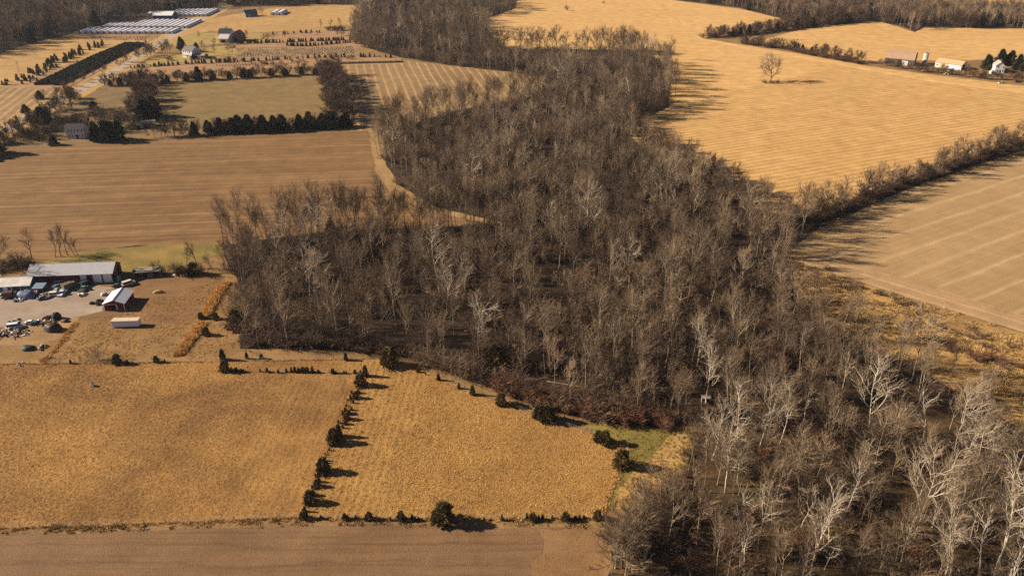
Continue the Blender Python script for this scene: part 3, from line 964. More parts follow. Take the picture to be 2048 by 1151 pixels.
row('hedge', [(-60, 300), (0, 285), (50, 262), (90, 240), (130, 215), (160, 196)], 70, 4, 9, 'scrub_tree', 'pinkish bare tree in the scrub along the road', 'tree', 'scrub trees along the road', 6, wide=1.15)
row('bush', [(-20, 290), (60, 275), (120, 240), (200, 225), (250, 235), (280, 260)], 90, 1.5, 4, 'scrub_bush', 'brown scrub bush in the rough ground round the old farmhouse', 'bush', 'scrub bushes round the old farmhouse', 9, wide=1.6)
row('hedge', [(30, 285), (110, 270), (150, 255), (215, 262), (270, 258)], 60, 3, 8, 'yard_tree', 'bare bushy tree in the yard of the old white farmhouse', 'tree', 'trees in the old farmhouse yard', 6)
row('hedge', [(60, 215), (120, 185), (200, 150), (255, 125), (300, 100)], 26, 3, 7, 'roadside_tree', 'small ragged bare tree on the verge of the road', 'tree', 'ragged trees on the road verge', 4, wide=1.2)
row('bush', [(330, 120), (420, 118), (520, 128), (620, 122), (700, 120)], 40, 1.2, 3, 'nursery_scrub', 'brown scrub between the nursery rows', 'bush', 'scrub between the nursery rows', 5, wide=1.6)
row('hedge', [(395, 92), (480, 90), (560, 76), (640, 70), (700, 75)], 14, 3, 6, 'nursery_tree', 'small bare tree among the far nursery beds', 'tree', 'bare trees among the nursery beds', 5)
row('spreading', [(200, 260), (240, 252), (265, 250)], 5, 9, 11, 'orchard_tree', 'spreading bare orchard tree behind the old white farmhouse', 'tree', 'orchard trees behind the farmhouse', 2)
row('evergreen', [(-90, 320), (-40, 312), (0, 306)], 6, 8, 13, 'evergreen_tree', 'dark evergreen shading the corner of the brown field', 'evergreen', 'evergreens at the brown field corner', 2, wide=1.4)
row('hedge', [(278, 120), (300, 112), (330, 108), (345, 104)], 11, 7, 10, 'garden_tree', 'brown bare tree in the row between road and white house', 'tree', 'bare trees beside the road by the white house', 2)
for px, by, h in ((412, 112, 9), (430, 109, 8), (457, 110, 10), (465, 107, 10), (475, 80, 7), (495, 78, 7), (398, 78, 6), (455, 70, 7), (524, 34, 9)):
    x, y = W(px, by)
    tree('spreading', x, y, h, 'garden_tree', 'small spreading bare tree on the lawns round the far houses', 'tree', 'lawn trees round the far houses')
for px, by, h, w_ in ((363, 100, 10, 1.0), (367, 102, 9, 1.2), (394, 104, 7, 1.3), (387, 119, 4, 1.3)):
    x, y = W(px, by)
    tree('evergreen', x, y, h, 'garden_evergreen', 'dark evergreen close behind the tall white house', 'evergreen', 'evergreens by the tall white house', wide=w_)
for px, by, ty, lab in ((640, 60, 37, 'leaning bare tree by the far hayfield, first of three'), (660, 60, 35, 'bare tree over dark brush, middle of three by the far hayfield'),
                        (683, 59, 35, 'bare tree by the far hayfield closest to the woods')):
    x, y = W(px, by)
    tree('scraggly', x, y, HG(by, ty), 'hayfield_tree', lab, 'tree', None)
row('bush', [(655, 61), (670, 61), (690, 60)], 8, 3, 5, 'hayfield_bush', 'dark bush at the foot of the three hayfield trees', 'bush', 'bushes under the hayfield trees', 1.5, wide=1.5)
# trees at the red sheds
for px, by, ty, lab in ((64, 518, 455, 'crooked bare tree left of the trees behind the red building'), (110, 514, 462, 'thin leaning bare tree behind the red building'),
                        (122, 512, 458, 'leaning bare tree with a forked top behind the red building'), (136, 511, 448, 'tallest bare tree behind the red building'),
                        (150, 511, 470, 'twin-stemmed bare tree behind the red building'), (156, 510, 472, 'slight bare tree at the end of the row behind the red building')):
    x, y = W(px, by)
    tree('scraggly', x, y, HG(by, ty), 'shed_tree', lab, 'tree', None)
for px, by, ty, lab in ((398, 538, 480, 'many-stemmed bare tree right of the open lumber shed'), (372, 538, 495, 'leaning bare sapling over the lumber shed brush'),
                        (427, 541, 500, 'bent bare sapling by the corner of the wood'), (5, 545, 475, 'dense bare tree beside the white-roofed workshop'), (-18, 560, 480, 'dark tree at the edge of the workshop yard')):
    x, y = W(px, by)
    tree('spreading' if px < 10 else 'scraggly', x, y, HG(by, ty), 'shed_tree', lab, 'tree', None)
row('bush', [(-20, 540), (30, 535), (60, 528)], 14, 2, 4, 'yard_bush', 'brown bush in the overgrown patch behind the workshop', 'bush', 'bushes behind the workshop', 3, wide=1.4)
row('cedar', [(352, 552), (368, 550), (392, 548)], 4, 2.5, 5, 'yard_cedar', 'dark cedar in the clump right of the lumber shed', 'cedar', 'cedars right of the lumber shed', 1, wide=1.3)
row('bush', [(320, 545), (345, 548), (405, 550)], 6, 3, 5, 'yard_bush', 'bare bush in the clump right of the lumber shed', 'bush', 'bushes right of the lumber shed', 1)
row('thicket', [(180, 722), (200, 724)], 2, 4, 5, 'fence_sapling', 'bare sapling at the fence below the white trailer', 'sapling', 'saplings at the trailer fence', .6)
row('thicket', [(465, 600), (480, 640), (478, 680)], 8, 5, 9, 'edge_sapling', 'bare sapling clump at the west end of the wood', 'sapling', 'saplings at the west end of the wood', 3)
row('evergreen', [(490, 515), (640, 520), (660, 470)], 5, 6, 8, 'wood_evergreen', 'dark evergreen tucked into the shade of the wood', 'evergreen', 'evergreens inside the wood', 2)

# far woods: the front trees stand alone
for poly, lab, grp, step, hs in ((WOOD_NW, 'bare blue-grey tree at the front of the woods behind the greenhouses', 'front trees of the woods behind the greenhouses', 7.5, (14, 20)),
                                 (WOOD_NE, 'bare tree at the front of the woods above the golden fields', 'front trees of the woods above the golden fields', 7.0, (11, 16))):
    q = scatter(poly, step)
    q = q[vnoise(q, 25, 9) > .18]
    q = q[np.argsort(np.hypot(q[:, 0], q[:, 1]))]
    k = 0
    for x, y in q:
        ok, u, v = in_view(x, y)
        h = random.uniform(*hs)
        r_ = random.random()
        fam = 'evergreen' if r_ < .07 else 'sycamore' if r_ < .09 else 'hedge' if r_ < .3 else 'wood'
        if ok and k < 60 and fam == 'wood':
            k += 1
            tree(fam, x, y, h, 'far_tree', lab, 'tree', grp)
        else:
            far.append((fam, None, x, y, h if fam != 'evergreen' else h * .75, random.uniform(.95, 1.25), random.uniform(0, 6.28)))
far2 = []
for (fam, _, x, y, h, w_, rz) in far:
    ks = [k for k in SRC if k[0] == fam]
    k = ks[random.randrange(len(ks))]
    far2.append((fam, k[1], x, y, h / PROTO[fam][k[1]][0], w_, rz))
gn_stuff('woodland_trees', far2, 'bare winter trees massed in the depth of the woods', 'woods')

# understorey of the woods
us = []
for poly, sp, lim in ((WOOD, 3.9, .36), (WOOD_NW, 9, .3), (WOOD_NE, 7, .3)):
    q = scatter(poly, sp)
    d_ = vnoise(q, 11, 21)
    if poly is WOOD:
        d_ = d_ + inside(q, SE) * .04
    for (x, y) in q[d_ > lim]:
        us.append((x, y))
# single shrubs along the pasture edge of the wood
row('redbush', [(985, 772), (1030, 790), (1090, 808), (1180, 832), (1250, 842), (1335, 848)], 56, 1.4, 5.0, 'red_shrub', 'rusty red shrub along the pasture edge of the wood', 'shrub', 'rusty shrubs at the pasture edge', 2.6, wide=1.3)
row('bush', [(1000, 770), (1100, 800), (1230, 830), (1330, 838)], 22, 3, 5.5, 'brown_shrub', 'brown twiggy shrub behind the rusty shrubs at the wood edge', 'shrub', 'brown shrubs at the wood edge', 2.5, wide=1.2)
row('thicket', [(840, 722), (880, 736), (960, 762)], 12, 5, 8, 'edge_thicket', 'grey sapling thicket at the pointed corner of the pasture', 'thicket', 'sapling thickets by the pasture corner', 2.5)
row('bush', [(490, 690), (560, 688), (700, 692), (840, 716)], 50, 1.8, 4.2, 'dark_shrub', 'dark low shrub in the shade at the foot of the wood', 'shrub', 'dark shrubs at the foot of the wood', 1.8, wide=1.5)
row('redbush', [(1880, 690), (1960, 720), (2030, 735)], 12, 1.5, 2.4, 'red_brush', 'dark red bramble in the tall dry grass below the tan field', 'bramble', 'red brambles below the tan field', 2.0, wide=1.6)
row('bush', [(1600, 530), (1700, 572), (1800, 610), (1920, 665), (2040, 720)], 30, 1.2, 2.6, 'brush_shrub', 'low shrub scattered in the tall dry grass by the tan field', 'shrub', 'shrubs in the tall dry grass', 4.0, wide=1.4)
row('spreading', [(1215, 1145), (1260, 1095), (1320, 1030)], 16, 7, 12.5, 'lane_tree', 'fuzzy spreading bare tree where the wood meets the sandy lane', 'tree', 'spreading trees by the sandy lane', 3.5)
row('bush', [(1402, 858), (1385, 905), (1362, 950), (1315, 1012)], 24, .9, 2.4, 'lane_bush', 'low brown bush between the sandy lane and the open wood', 'bush', 'low bushes between lane and wood', 1.6, wide=1.6)
row('thicket', [(1230, 1120), (1290, 1060), (1345, 1000)], 14, 4, 7, 'lane_sapling', 'grey sapling clump beside the sandy lane', 'sapling', 'sapling clumps beside the sandy lane', 3)
usp = []
for (x, y) in us:
    fam = random.choices(['bush', 'thicket', 'redbush'], [5, 5, 1.0])[0]
    ks = [k for k in SRC if k[0] == fam]
    k = ks[random.randrange(len(ks))]
    usp.append((fam, k[1], x, y, random.uniform(.6, 1.3), random.uniform(1, 1.4), random.uniform(0, 6.28)))
gn_stuff('undergrowth', usp, 'brown twiggy undergrowth filling the floor of the woods', 'undergrowth')

# ---- cedars along the pasture fences
CED = {
    'on the fence below the farmyard': [(235, 727, 18), (313, 724, 12), (142, 727, 8), (255, 727, 7), (330, 724, 6), (446, 719, 20), (494, 717, 12), (523, 717, 9), (692, 720, 14)],
    'in the short row inside the left pasture': [(450, 742, 20), (463, 742, 8), (473, 742, 7), (487, 743, 5), (573, 744, 8), (583, 744, 9), (590, 744, 11), (598, 744, 8), (606, 744, 10), (614, 744, 10), (625, 744, 11), (637, 745, 6), (666, 746, 9), (688, 747, 5), (710, 746, 7)],
    'on the fence between the two pastures': [(731, 752, 20), (722, 771, 22), (717, 786, 7), (712, 796, 13), (707, 806, 7), (703, 820, 6), (698, 828, 8), (694, 838, 13), (691, 848, 8), (686, 856, 8), (678, 872, 22), (668, 884, 26), (673, 886, 14), (647, 943, 26), (641, 948, 16), (638, 963, 10), (634, 972, 13), (626, 990, 10), (620, 1004, 22), (615, 1010, 9)],
    'on the fence above the stubble field': [(606, 1037, 14), (642, 1036, 6), (690, 1038, 11), (738, 1038, 14), (802, 1039, 16), (824, 1037, 9), (868, 1039, 12), (1066, 1040, 14), (1085, 1038, 10), (1131, 1040, 16), (1168, 1036, 6), (1195, 1036, 16)],
    'on the slanting pasture edge by the wood': [(836, 744, 7), (851, 749, 5), (877, 760, 13), (918, 777, 11), (945, 789, 18), (1002, 809, 22), (1033, 815, 12), (1078, 837, 26)],
}
for where, lst in CED.items():
    for (px, by, hp) in lst:
        x, y = W(px, by)
        size = 'tall' if hp >= 18 else 'waist-high' if hp < 10 else 'middling'
        h = HG(by, by - hp) * 1.05
        tree('cedarslim' if random.random() < .3 else 'cedar', x, y, h, 'cedar', f'{size} dark cedar {where}', 'cedar', f'{size} cedars {where}')
row('cedarslim', [(722, 745), (690, 820), (660, 890), (632, 960), (606, 1030)], 30, .7, 1.8, 'cedar_seedling', 'tiny cedar seedling on the fence between the two pastures', 'cedar', 'cedar seedlings between the pastures', .5)
row('cedarslim', [(604, 1036), (900, 1040), (1194, 1037)], 24, .6, 1.6, 'cedar_seedling', 'tiny cedar seedling on the fence above the stubble field', 'cedar', 'cedar seedlings above the stubble field', .4)
row('cedarslim', [(440, 743), (560, 745), (715, 747)], 16, .6, 1.4, 'cedar_seedling', 'tiny cedar seedling in the short row inside the left pasture', 'cedar', 'cedar seedlings in the short row', .4)
for px, by, hp, lab in ((778, 731, 34, 'largest round cedar at the pointed top of the right pasture'), (887, 1044, 38, 'big pointed cedar with a long shadow at the stubble field'),
                        (1096, 842, 30, 'bushy cedar beside the rusty shrubs at the pasture edge'), (1197, 882, 20, 'smaller of two joined cedars by the green corner'),
                        (1210, 887, 25, 'larger of two joined cedars by the green corner'), (1243, 932, 32, 'wide cedar at the top of the straight right-hand fence'),
                        (475, 658, 38, 'big cedar at the west end of the wood'), (432, 638, 13, 'small cedar beside the gap in the tall grass row'),
                        (402, 637, 12, 'small cedar at the gap between the two tall grass rows'), (413, 670, 15, 'low cedar right of the lower tall grass row'), (994, 735, 45, 'yellowish cedar inside the wood edge')):
    x, y = W(px, by)
    tree('cedar', x, y, HG(by, by - hp) * 1.03, 'cedar', lab, 'cedar', None, wide=1.05)

# ---- nursery conifers
def nursery(pts, n, h0, h1, label, group, jit, wide=1.0):
    row('sapling', pts, n, h0, h1, 'nursery_conifer', label, 'conifer', group, jit, wide)


nursery([(0, 168), (30, 166), (60, 152), (100, 132), (150, 108), (200, 90)], 70, 2.0, 4.8, 'dark young conifer in the straggling nursery belt by the hayfield', 'conifers in the straggling nursery belt', 7)
nursery([(70, 165), (130, 142), (180, 120), (250, 92)], 24, 1.5, 3, 'small conifer between the nursery belt and the black hedge block', 'small conifers by the black hedge block', 4)
nursery([(258, 136), (320, 132), (400, 127), (520, 122), (560, 120)], 60, 1.6, 3.4, 'dark small conifer in the nursery row below the tall white house', 'conifers in the row below the white house', 1.2)
nursery([(560, 119), (650, 115), (740, 114), (790, 116)], 34, 1.5, 3.6, 'dark small conifer in the nursery row left of the far wood', 'conifers in the row left of the far wood', 1.4)
nursery([(470, 88), (535, 86), (700, 80)], 54, 2.2, 3.4, 'young spruce in the back line of the dense nursery block', 'spruces in the back line of the nursery block', 1.0)
nursery([(570, 92), (620, 92), (700, 85)], 40, 2.2, 3.2, 'young spruce in the front line of the dense nursery block', 'spruces in the front line of the nursery block', 1.4)
nursery([(552, 70), (600, 66), (640, 65)], 16, 1.5, 3, 'sparse conifer in the nursery corner below the hayfield', 'sparse conifers below the hayfield', 3)
for nm, pts, w_, h_, lab in (('hedge_block', [(93, 170), (150, 142), (215, 110), (270, 88)], 16, 1.7, 'wide black-green block of nursery hedging beside the road'),
                             ('hedge_block', [(116, 171), (180, 140), (235, 112), (286, 89)], 5, 1.5, 'narrow black-green strip of nursery hedging beside the road'),
                             ('hedge_block', [(645, 128), (720, 126), (806, 124)], 5, .9, 'low green nursery bed in front of the wedge field')):
    q = [Vector(W(*p)) for p in pts]
    L_ = sum((b - a).length for a, b in zip(q, q[1:]))
    sp = []
    ks = [k for k in SRC if k[0] == 'sapling']
    for a, b in zip(q, q[1:]):
        t = (b - a).normalized()
        nr = Vector((-t.y, t.x))
        for i in np.arange(0, (b - a).length, .9):
            for j in np.arange(-w_ / 2, w_ / 2 + .1, 1.1):
                p = a + t * i + nr * (j + random.uniform(-.2, .2))
                sp.append(('sapling', random.choice(ks)[1], p.x, p.y, h_ / 3 * random.uniform(.85, 1.15), 1.2, random.uniform(0, 6.28)))
    gn_stuff(nm, sp, lab, 'hedge')
sp = []
ks = [k for k in SRC if k[0] == 'sapling']
for poly, dx, dy in ((P([(165, 79), (185, 73), (300, 74), (290, 82)]), 2.6, 3.6), (P([(470, 116), (492, 100), (706, 94), (712, 109), (560, 115)]), 2.4, 4.0), (P([(400, 134), (480, 128), (620, 124), (560, 132)]), 2.2, 4.0)):
    a = np.array(poly)
    gx, gy = np.meshgrid(np.arange(a[:, 0].min(), a[:, 0].max(), dx), np.arange(a[:, 1].min(), a[:, 1].max(), dy))
    q = np.stack([gx.ravel(), gy.ravel()], 1)
    q = q[inside(q, poly)]
    for x, y in q:
        if random.random() < .9:
            sp.append(('sapling', random.choice(ks)[1], x, y, random.uniform(.25, .4), 1.1, random.uniform(0, 6.28)))
gn_stuff('nursery_seedlings', sp, 'tiny dark nursery plants set out in dotted rows', 'seedlings')

# ================================================================== GRASS
def grass_mat(name, a, b, patch):
    t = NT(name)
    r = t.n('ShaderNodeObjectInfo').outputs['Random']
    c = t.mix(t.ramp(t.noise(patch, 5, .6, dist=.6), .38, .64), a, b)
    MATS[name] = t.done(t.scale_col(c, t.ramp(r, 0, 1, .78, 1.22)), .9)
    return MATS[name]


def tussock(i, H, wid, n, mat, where, br=.05, flat=1.0):
    rd = random.Random(4000 + i)
    S = []
    for k in range(n):
        a, rr = rd.uniform(0, 6.28), wid * math.sqrt(rd.random())
        p = Vector((rr * math.cos(a), rr * math.sin(a), -.03))
        sp_ = rd.uniform(.2, flat)
        d = (Vector((math.cos(a) * sp_, math.sin(a) * sp_, 1)) + rvec(rd) * .35).normalized()
        e = p + d * H * rd.uniform(.6, 1.2) * (1.15 - .6 * rr / wid)
        S.append((*p, *e, br * rd.uniform(.6, 1.3), 0))
    o = link('grass_tussock', segmesh('grass_tussock', [(S, 3)], mat))
    o['kind'] = 'stuff'
    o.location = (*W(*where), .045)
    SRC[('tuft', i)] = (o,)
    return o


m_tuft = grass_mat('tussock_grass', (.45, .25, .077), (.26, .137, .048), .035)
m_tuft2 = grass_mat('thick_tussock_grass', (.46, .267, .085), (.39, .22, .069), .05)
m_tall = grass_mat('tall_grass', (.66, .40, .14), (.58, .33, .105), .08)
m_straw = grass_mat('straw_grass', (.50, .335, .14), (.30, .19, .085), .09)
m_mix = grass_mat('verge_tussock_grass', (.34, .215, .085), (.25, .155, .062), .06)
for i, (H, w_, n, m, wh) in enumerate(((.17, .26, 26, m_tuft, (300, 900)), (.14, .22, 22, m_tuft, (350, 950)), (.26, .28, 30, m_tuft2, (900, 930)), (.22, .25, 26, m_tuft2, (950, 900)),
                                       (1.5, .55, 40, m_tall, (380, 680)), (1.0, .6, 36, m_straw, (1800, 600)), (.5, .4, 24, m_mix, (500, 1045)))):
    tussock(i, H, w_, n, m, wh, br=.05 if i < 4 else .06, flat=2.2 if i < 4 else .9)


def turf(name, poly, sp, kinds, s0, s1, label, dens=0, z=.045, seed=1, mown=False):
    q = scatter(poly, sp)
    if dens:
        q = q[vnoise(q, 6, seed) * .5 + vnoise(q, 2.2, seed + 1) * .5 > dens]
    if mown:
        a, b = np.array(W(722, 745)), np.array(W(604, 1033))
        d_ = (b - a) / np.hypot(*(b - a))
        off = (q[:, 0] - a[0]) * -d_[1] + (q[:, 1] - a[1]) * d_[0]
        q = q[(np.abs(off) > 15 + 6 * vnoise(q, 9, 77)) | (np.mod(off, 1.9) < 1.15)]
    gn_stuff(name, [('tuft', random.choice(kinds), x, y, random.uniform(s0, s1), random.uniform(.9, 1.5), random.uniform(0, 6.28), z) for x, y in q], label, 'grass')


def clip(poly, x0):
    return poly


turf('pasture_grass', PAST1, .74, [0, 1], .7, 1.4, 'short dry orange-brown grass of the left pasture', .14, mown=True)
turf('thick_grass', PAST2, .66, [2, 3], .6, 1.3, 'thick lumpy golden grass of the right pasture', .08, mown=True)
turf('tall_dry_grass', BRUSH, 1.35, [5], .5, 1.1, 'tall pale dry grass below the tan field', .40)
turf('corner_grass', P([(1150, 848), (1330, 858), (1398, 855), (1372, 935), (1310, 1010), (1210, 1020), (1258, 895)]), 1.1, [6], .5, 1.0, 'greenish grass in the corner beside the straight fence', .4)
turf('yard_weeds', P([(250, 610), (440, 560), (480, 600), (475, 690), (440, 720), (100, 724), (180, 650)]), 1.0, [0, 1, 3], .8, 1.7, 'dry weeds in the field round the white trailer', .4)
turf('verge_weeds', P([(-100, 1060), (420, 1042), (604, 1035), (1194, 1038), (1230, 1060), (1194, 1052), (604, 1049), (420, 1055), (-100, 1074)]), .8, [6, 0], .7, 1.5, 'ragged dry weeds along the stubble field fence', .38)


def ridge(name, pts, w_, kinds, s0, s1, label, sp=.55):
    q = [Vector(W(*p)) for p in pts]
    out = []
    for a, b in zip(q, q[1:]):
        t = (b - a).normalized()
        nr = Vector((-t.y, t.x))
        for i in np.arange(0, (b - a).length, sp):
            for j in np.arange(-w_ / 2, w_ / 2 + .01, sp):
                p = a + t * (i + random.uniform(-.2, .2)) + nr * (j + random.uniform(-.25, .25))
                out.append(('tuft', random.choice(kinds), p.x, p.y, random.uniform(s0, s1), random.uniform(.9, 1.3), random.uniform(0, 6.28)))
    gn_stuff(name, out, label, 'grass')


turf('straw_tufts', P([(1080, 1056), (1200, 1053), (1235, 1085), (1210, 1150), (1195, 1190), (1050, 1190), (1066, 1150)]), 1.0, [0, 1], .6, 1.3, 'short straw-coloured grass at the wood end of the stubble field', .4)
ridge('tall_grass_row', [(453, 566), (430, 598), (410, 634)], 2.0, [4], .8, 1.15, 'dense golden tall-grass row running up to the wood')
ridge('tall_grass_row', [(406, 646), (385, 676), (358, 711)], 2.0, [4], .7, 1.05, 'dense golden tall-grass row running down to the fence')
ridge('grass_ridge', [(152, 645), (130, 676), (105, 705), (84, 724)], 1.2, [4, 6], .4, .8, 'low ragged grass ridge beside the scrap yard')
ridge('fence_grass', [(1253, 898), (1232, 955), (1206, 1020)], .5, [4, 2], .35, .7, 'pale grass left standing along the straight right-hand fence', .5)
ridge('fence_grass', [(-60, 1058), (200, 1050), (420, 1041), (604, 1034), (900, 1039), (1194, 1036)], .5, [6, 4], .3, .7, 'ragged grass line under the stubble field fence', .6)
ridge('fence_grass', [(0, 728), (150, 726), (440, 722), (735, 717)], .5, [6, 4], .25, .6, 'ragged grass line under the farmyard fence', .7)
ridge('fence_grass', [(722, 745), (690, 820), (660, 890), (632, 960), (604, 1033)], .6, [2, 4], .3, .6, 'standing grass along the fence between the pastures', .6)

# ================================================================== BUILDINGS
m_white = simple('white_paint', (.72, .70, .66), .6, .08, 1)
m_pane = simple('dark_glass', (.03, .035, .04), .15, .1)
m_conc = simple('concrete', (.42, .40, .37), .9, .12)
m_wood = simple('weathered_board', (.28, .22, .16), .9, .3, 2)
m_black = simple('black_rubber', (.02, .02, .02), .8, .2)


def building(name, label, A, B, depth, eave, ridge_h, mw, mr, along=True, over=.3, feats=(), chimney=None, cat='building', gambrel=False, rthick=.12, mpart=None, base=True):
    """A, B: front corners on the ground; local x runs A->B, y runs to the rear. along: ridge parallel to the front"""
    A, B = Vector(A), Vector(B)
    L = (B - A).length
    rz = math.atan2((B - A).y, (B - A).x)
    o = thing(name, label, cat, (A.x, A.y, 0), rz)
    D = depth
    span = D if along else L
    if gambrel:
        prof = [(0, eave), (span * .16, eave + (ridge_h - eave) * .62), (span / 2, ridge_h), (span * .84, eave + (ridge_h - eave) * .62), (span, eave)]
    else:
        prof = [(0, eave), (span / 2, ridge_h), (span, eave)]
    wall = MB()
    wp_ = [(0, -.1), (span, -.1)] + [(u, z - .02) for u, z in prof[::-1]]
    if along:
        wall.prism(wp_, 0, L, 'x')
    else:
        wall.prism(wp_, 0, D, 'y')
    wall.build('wall', mw, o)
    # roof slabs, one per slope
    e0, e1 = -over, (L if along else D) + over
    for i in range(len(prof) - 1):
        (u0, z0), (u1, z1) = prof[i], prof[i + 1]
        du, dz = u1 - u0, z1 - z0
        if i == 0:
            u0, z0 = u0 - over, z0 - over * dz / du
        if i == len(prof) - 2:
            u1, z1 = u1 + over, z1 + over * dz / du
        s_ = MB().prism([(u0, z0 + .012), (u1, z1 + .012), (u1, z1 + rthick), (u0, z0 + rthick)], e0, e1, 'x' if along else 'y')
        s_.build('roof_slope', mr, o)
    MB().tube((e0, span / 2, ridge_h + rthick) if along else (span / 2, e0, ridge_h + rthick), (e1, span / 2, ridge_h + rthick) if along else (span / 2, e1, ridge_h + rthick), .1, n=6).build('ridge_cap', mr, o)
    for ft in feats:
        kind, face, a, b, z0, z1, mat = ft
        def slab(p0, p1, a, b, z0, z1):
            if face == 'front':
                return MB().box(a, b, -p1, -p0, z0, z1)
            if face == 'back':
                return MB().box(a, b, D + p0, D + p1, z0, z1)
            if face == 'left':
                return MB().box(-p1, -p0, a, b, z0, z1)
            return MB().box(L + p0, L + p1, a, b, z0, z1)
        if kind == 'window':
            w_ = slab(-.02, .05, a, b, z0, z1).build('window', m_white, o)
            slab(.02, .07, a + .1, b - .1, z0 + .1, z1 - .1).build('pane', mat, w_)
        elif kind == 'garage_door':
            w_ = slab(-.02, .04, a, b, z0, z1).build('garage_door', mat, o)
            n_ = 4
            for k in range(n_):
                slab(.03, .075, a + .06, b - .06, z0 + (z1 - z0) * k / n_ + .03, z0 + (z1 - z0) * (k + 1) / n_ - .03).build('door_panel', mat, w_)
        else:
            slab(-.02, .05 if kind != 'trim' else .09, a, b, z0, z1).build(kind, mat, o)
    if chimney:
        cx, cy_, cw, ch = chimney
        MB().box(cx, cx + cw, cy_, cy_ + cw, eave * .5, ch).build('chimney', simple('brick', (.30, .13, .09), .9, .25, 4), o)
    if base:
        MB().box(-.08, L + .08, -.08, D + .08, -.2, .12).build('foundation', m_conc, o)
    return o


m_red = simple('red_siding', (.12, .016, .024), .7, .12, 1.5, ribs=('X', 3.5))
m_redroof = simple('grey_metal_roof', (.44, .44, .47), .45, .08, .6, ribs=('X', 3.5))
m_whroof = simple('white_metal_roof', (.72, .72, .74), .4, .05, 1, ribs=('Y', 3.5))
m_oldroof = simple('rust_streaked_roof', (.66, .64, .62), .6, .12, 1.2, dirt=(.50, .40, .32), ribs=('X', 3.5))
m_teal = simple('teal_siding', (.035, .12, .14), .7, .15)
m_door = simple('door_white', (.74, .74, .76), .5, .05)
m_darkdoor = simple('dark_opening', (.018, .014, .014), .9, .1)

A, B = W(61, 570), W(227.5, 564)
Lb = math.dist(A, B)
f = lambda px: Lb * (px - 61) / (227.5 - 61)
m_shopdoor = m_door
building('machine_shed', 'long dark red metal shed with pale roof and three white garage doors', A, B, 8.4, 3.6, 5.8, m_red, m_redroof, over=.5, feats=(
    ('garage_door', 'front', f(163), f(175.5), .9, 3.1, m_door), ('garage_door', 'front', f(188.5), f(205.5), .05, 3.2, m_door), ('garage_door', 'front', f(208.5), f(226), .05, 3.3, m_door),
    ('door', 'front', f(140), f(144), .05, 2.1, m_darkdoor), ('trim', 'front', 0, Lb, 3.3, 3.42, m_darkdoor), ('window', 'right', 3, 4.2, 1.4, 2.4, m_pane), ('door', 'right', 5.5, 7.5, .05, 2.4, m_darkdoor)))
A, B = W(-45, 589), W(62, 583)
L2 = math.dist(A, B)
building('workshop', 'low teal workshop with rust-streaked white roof beside the red shed', A, B, 7.0, 2.5, 4.0, m_teal, m_oldroof, over=.35, feats=(
    ('garage_door', 'front', L2 - 11.6, L2 - 10.2, .05, 2.2, m_door), ('garage_door', 'front', L2 - 8.4, L2 - 7.0, .05, 2.2, m_door), ('post', 'front', L2 - 6.0, L2 - 5.75, 0, 2.4, m_door),
    ('post', 'front', L2 - 3.0, L2 - 2.8, 0, 2.4, m_door), ('window', 'front', L2 - 1.9, L2 - .8, 1.0, 2.0, m_pane), ('trim', 'right', .3, .6, 0, 2.4, m_door)))
A = W(66, 590)
o = thing('lean_to', 'small open lean-to with sloping blue metal roof between workshop and red shed', 'lean-to', (A[0], A[1], 0), .05)
MB().prism([(0, 2.3), (3.6, 2.75), (3.6, 2.85), (0, 2.4)], 0, 3.6, 'x').build('roof', simple('blue_metal', (.18, .24, .34), .4, .1, 1, ribs=('X', 3.5)), o)
for x_ in (.15, 3.3):
    for y_ in (.2, 3.2):
        MB().box(x_, x_ + .14, y_, y_ + .14, -.1, 2.4 + .1 * y_).build('post', m_wood, o)
MB().box(.1, 3.5, 3.35, 3.42, 0, 2.7).build('back_wall', m_teal, o)

A, B = W(209.8, 621.5), W(251.2, 620)
Ls = math.dist(A, B)
building('red_barn', 'small dark red barn with gleaming white metal roof in the yard', A, B, 8.6, 2.55, 3.75, m_red, m_whroof, along=False, over=.35, feats=(
    ('doorway', 'front', Ls * .36, Ls * .56, .02, 2.05, m_darkdoor), ('trim', 'front', .1, Ls * .62, 2.2, 2.36, m_white), ('trim', 'front', Ls * .60, Ls * .64, .03, 2.2, m_white),
    ('trim', 'front', Ls * .96, Ls - .02, .03, 2.4, m_white), ('trim', 'front', .02, .2, .03, 2.2, m_white), ('door_panel', 'front', Ls * .1, Ls * .33, .05, 2.0, m_red),
    ('door', 'right', 5.0, 6.2, .05, 2.0, m_darkdoor), ('window', 'left', 3.0, 4.0, 1.0, 1.9, m_pane)))

# white box trailer
A, B = W(224.6, 656), W(278.5, 654.5)
Lt = math.dist(A, B)
o = thing('box_trailer', 'old white box trailer standing alone in the dry grass', 'trailer', (A[0], A[1], 0), math.atan2(B[1] - A[1], B[0] - A[0]))
m_trail = simple('shade_blue_trailer_skin', (.62, .66, .74), .5, .1, 2, ribs=('X', 4))  # white skin; the blue of its shaded front is put into the colour
MB().box(0, Lt, 0, 2.3, .35, 2.35).build('body', m_trail, o, bevel=.04)
MB().box(-.02, Lt + .02, -.02, 2.32, 2.352, 2.42).build('roof', simple('trailer_roof', (.55, .44, .33), .7, .15, 2), o)
for k in range(16):
    MB().box(.25 + k * (Lt - .5) / 15 - .03, .25 + k * (Lt - .5) / 15 + .03, -.04, -.001, .4, 2.3).build('rib', m_trail, o)
MB().box(-.06, -.001, .1, 1.13, .45, 2.25).build('rear_door', m_trail, o)
MB().box(-.06, -.001, 1.17, 2.2, .45, 2.25).build('rear_door', m_trail, o)
for x_ in (.9, 2.0):
    for y_ in (.05, 1.95):
        MB().tube((x_, y_, .42), (x_, y_ + .3, .42), .44, n=14).build('wheel', m_black, o)
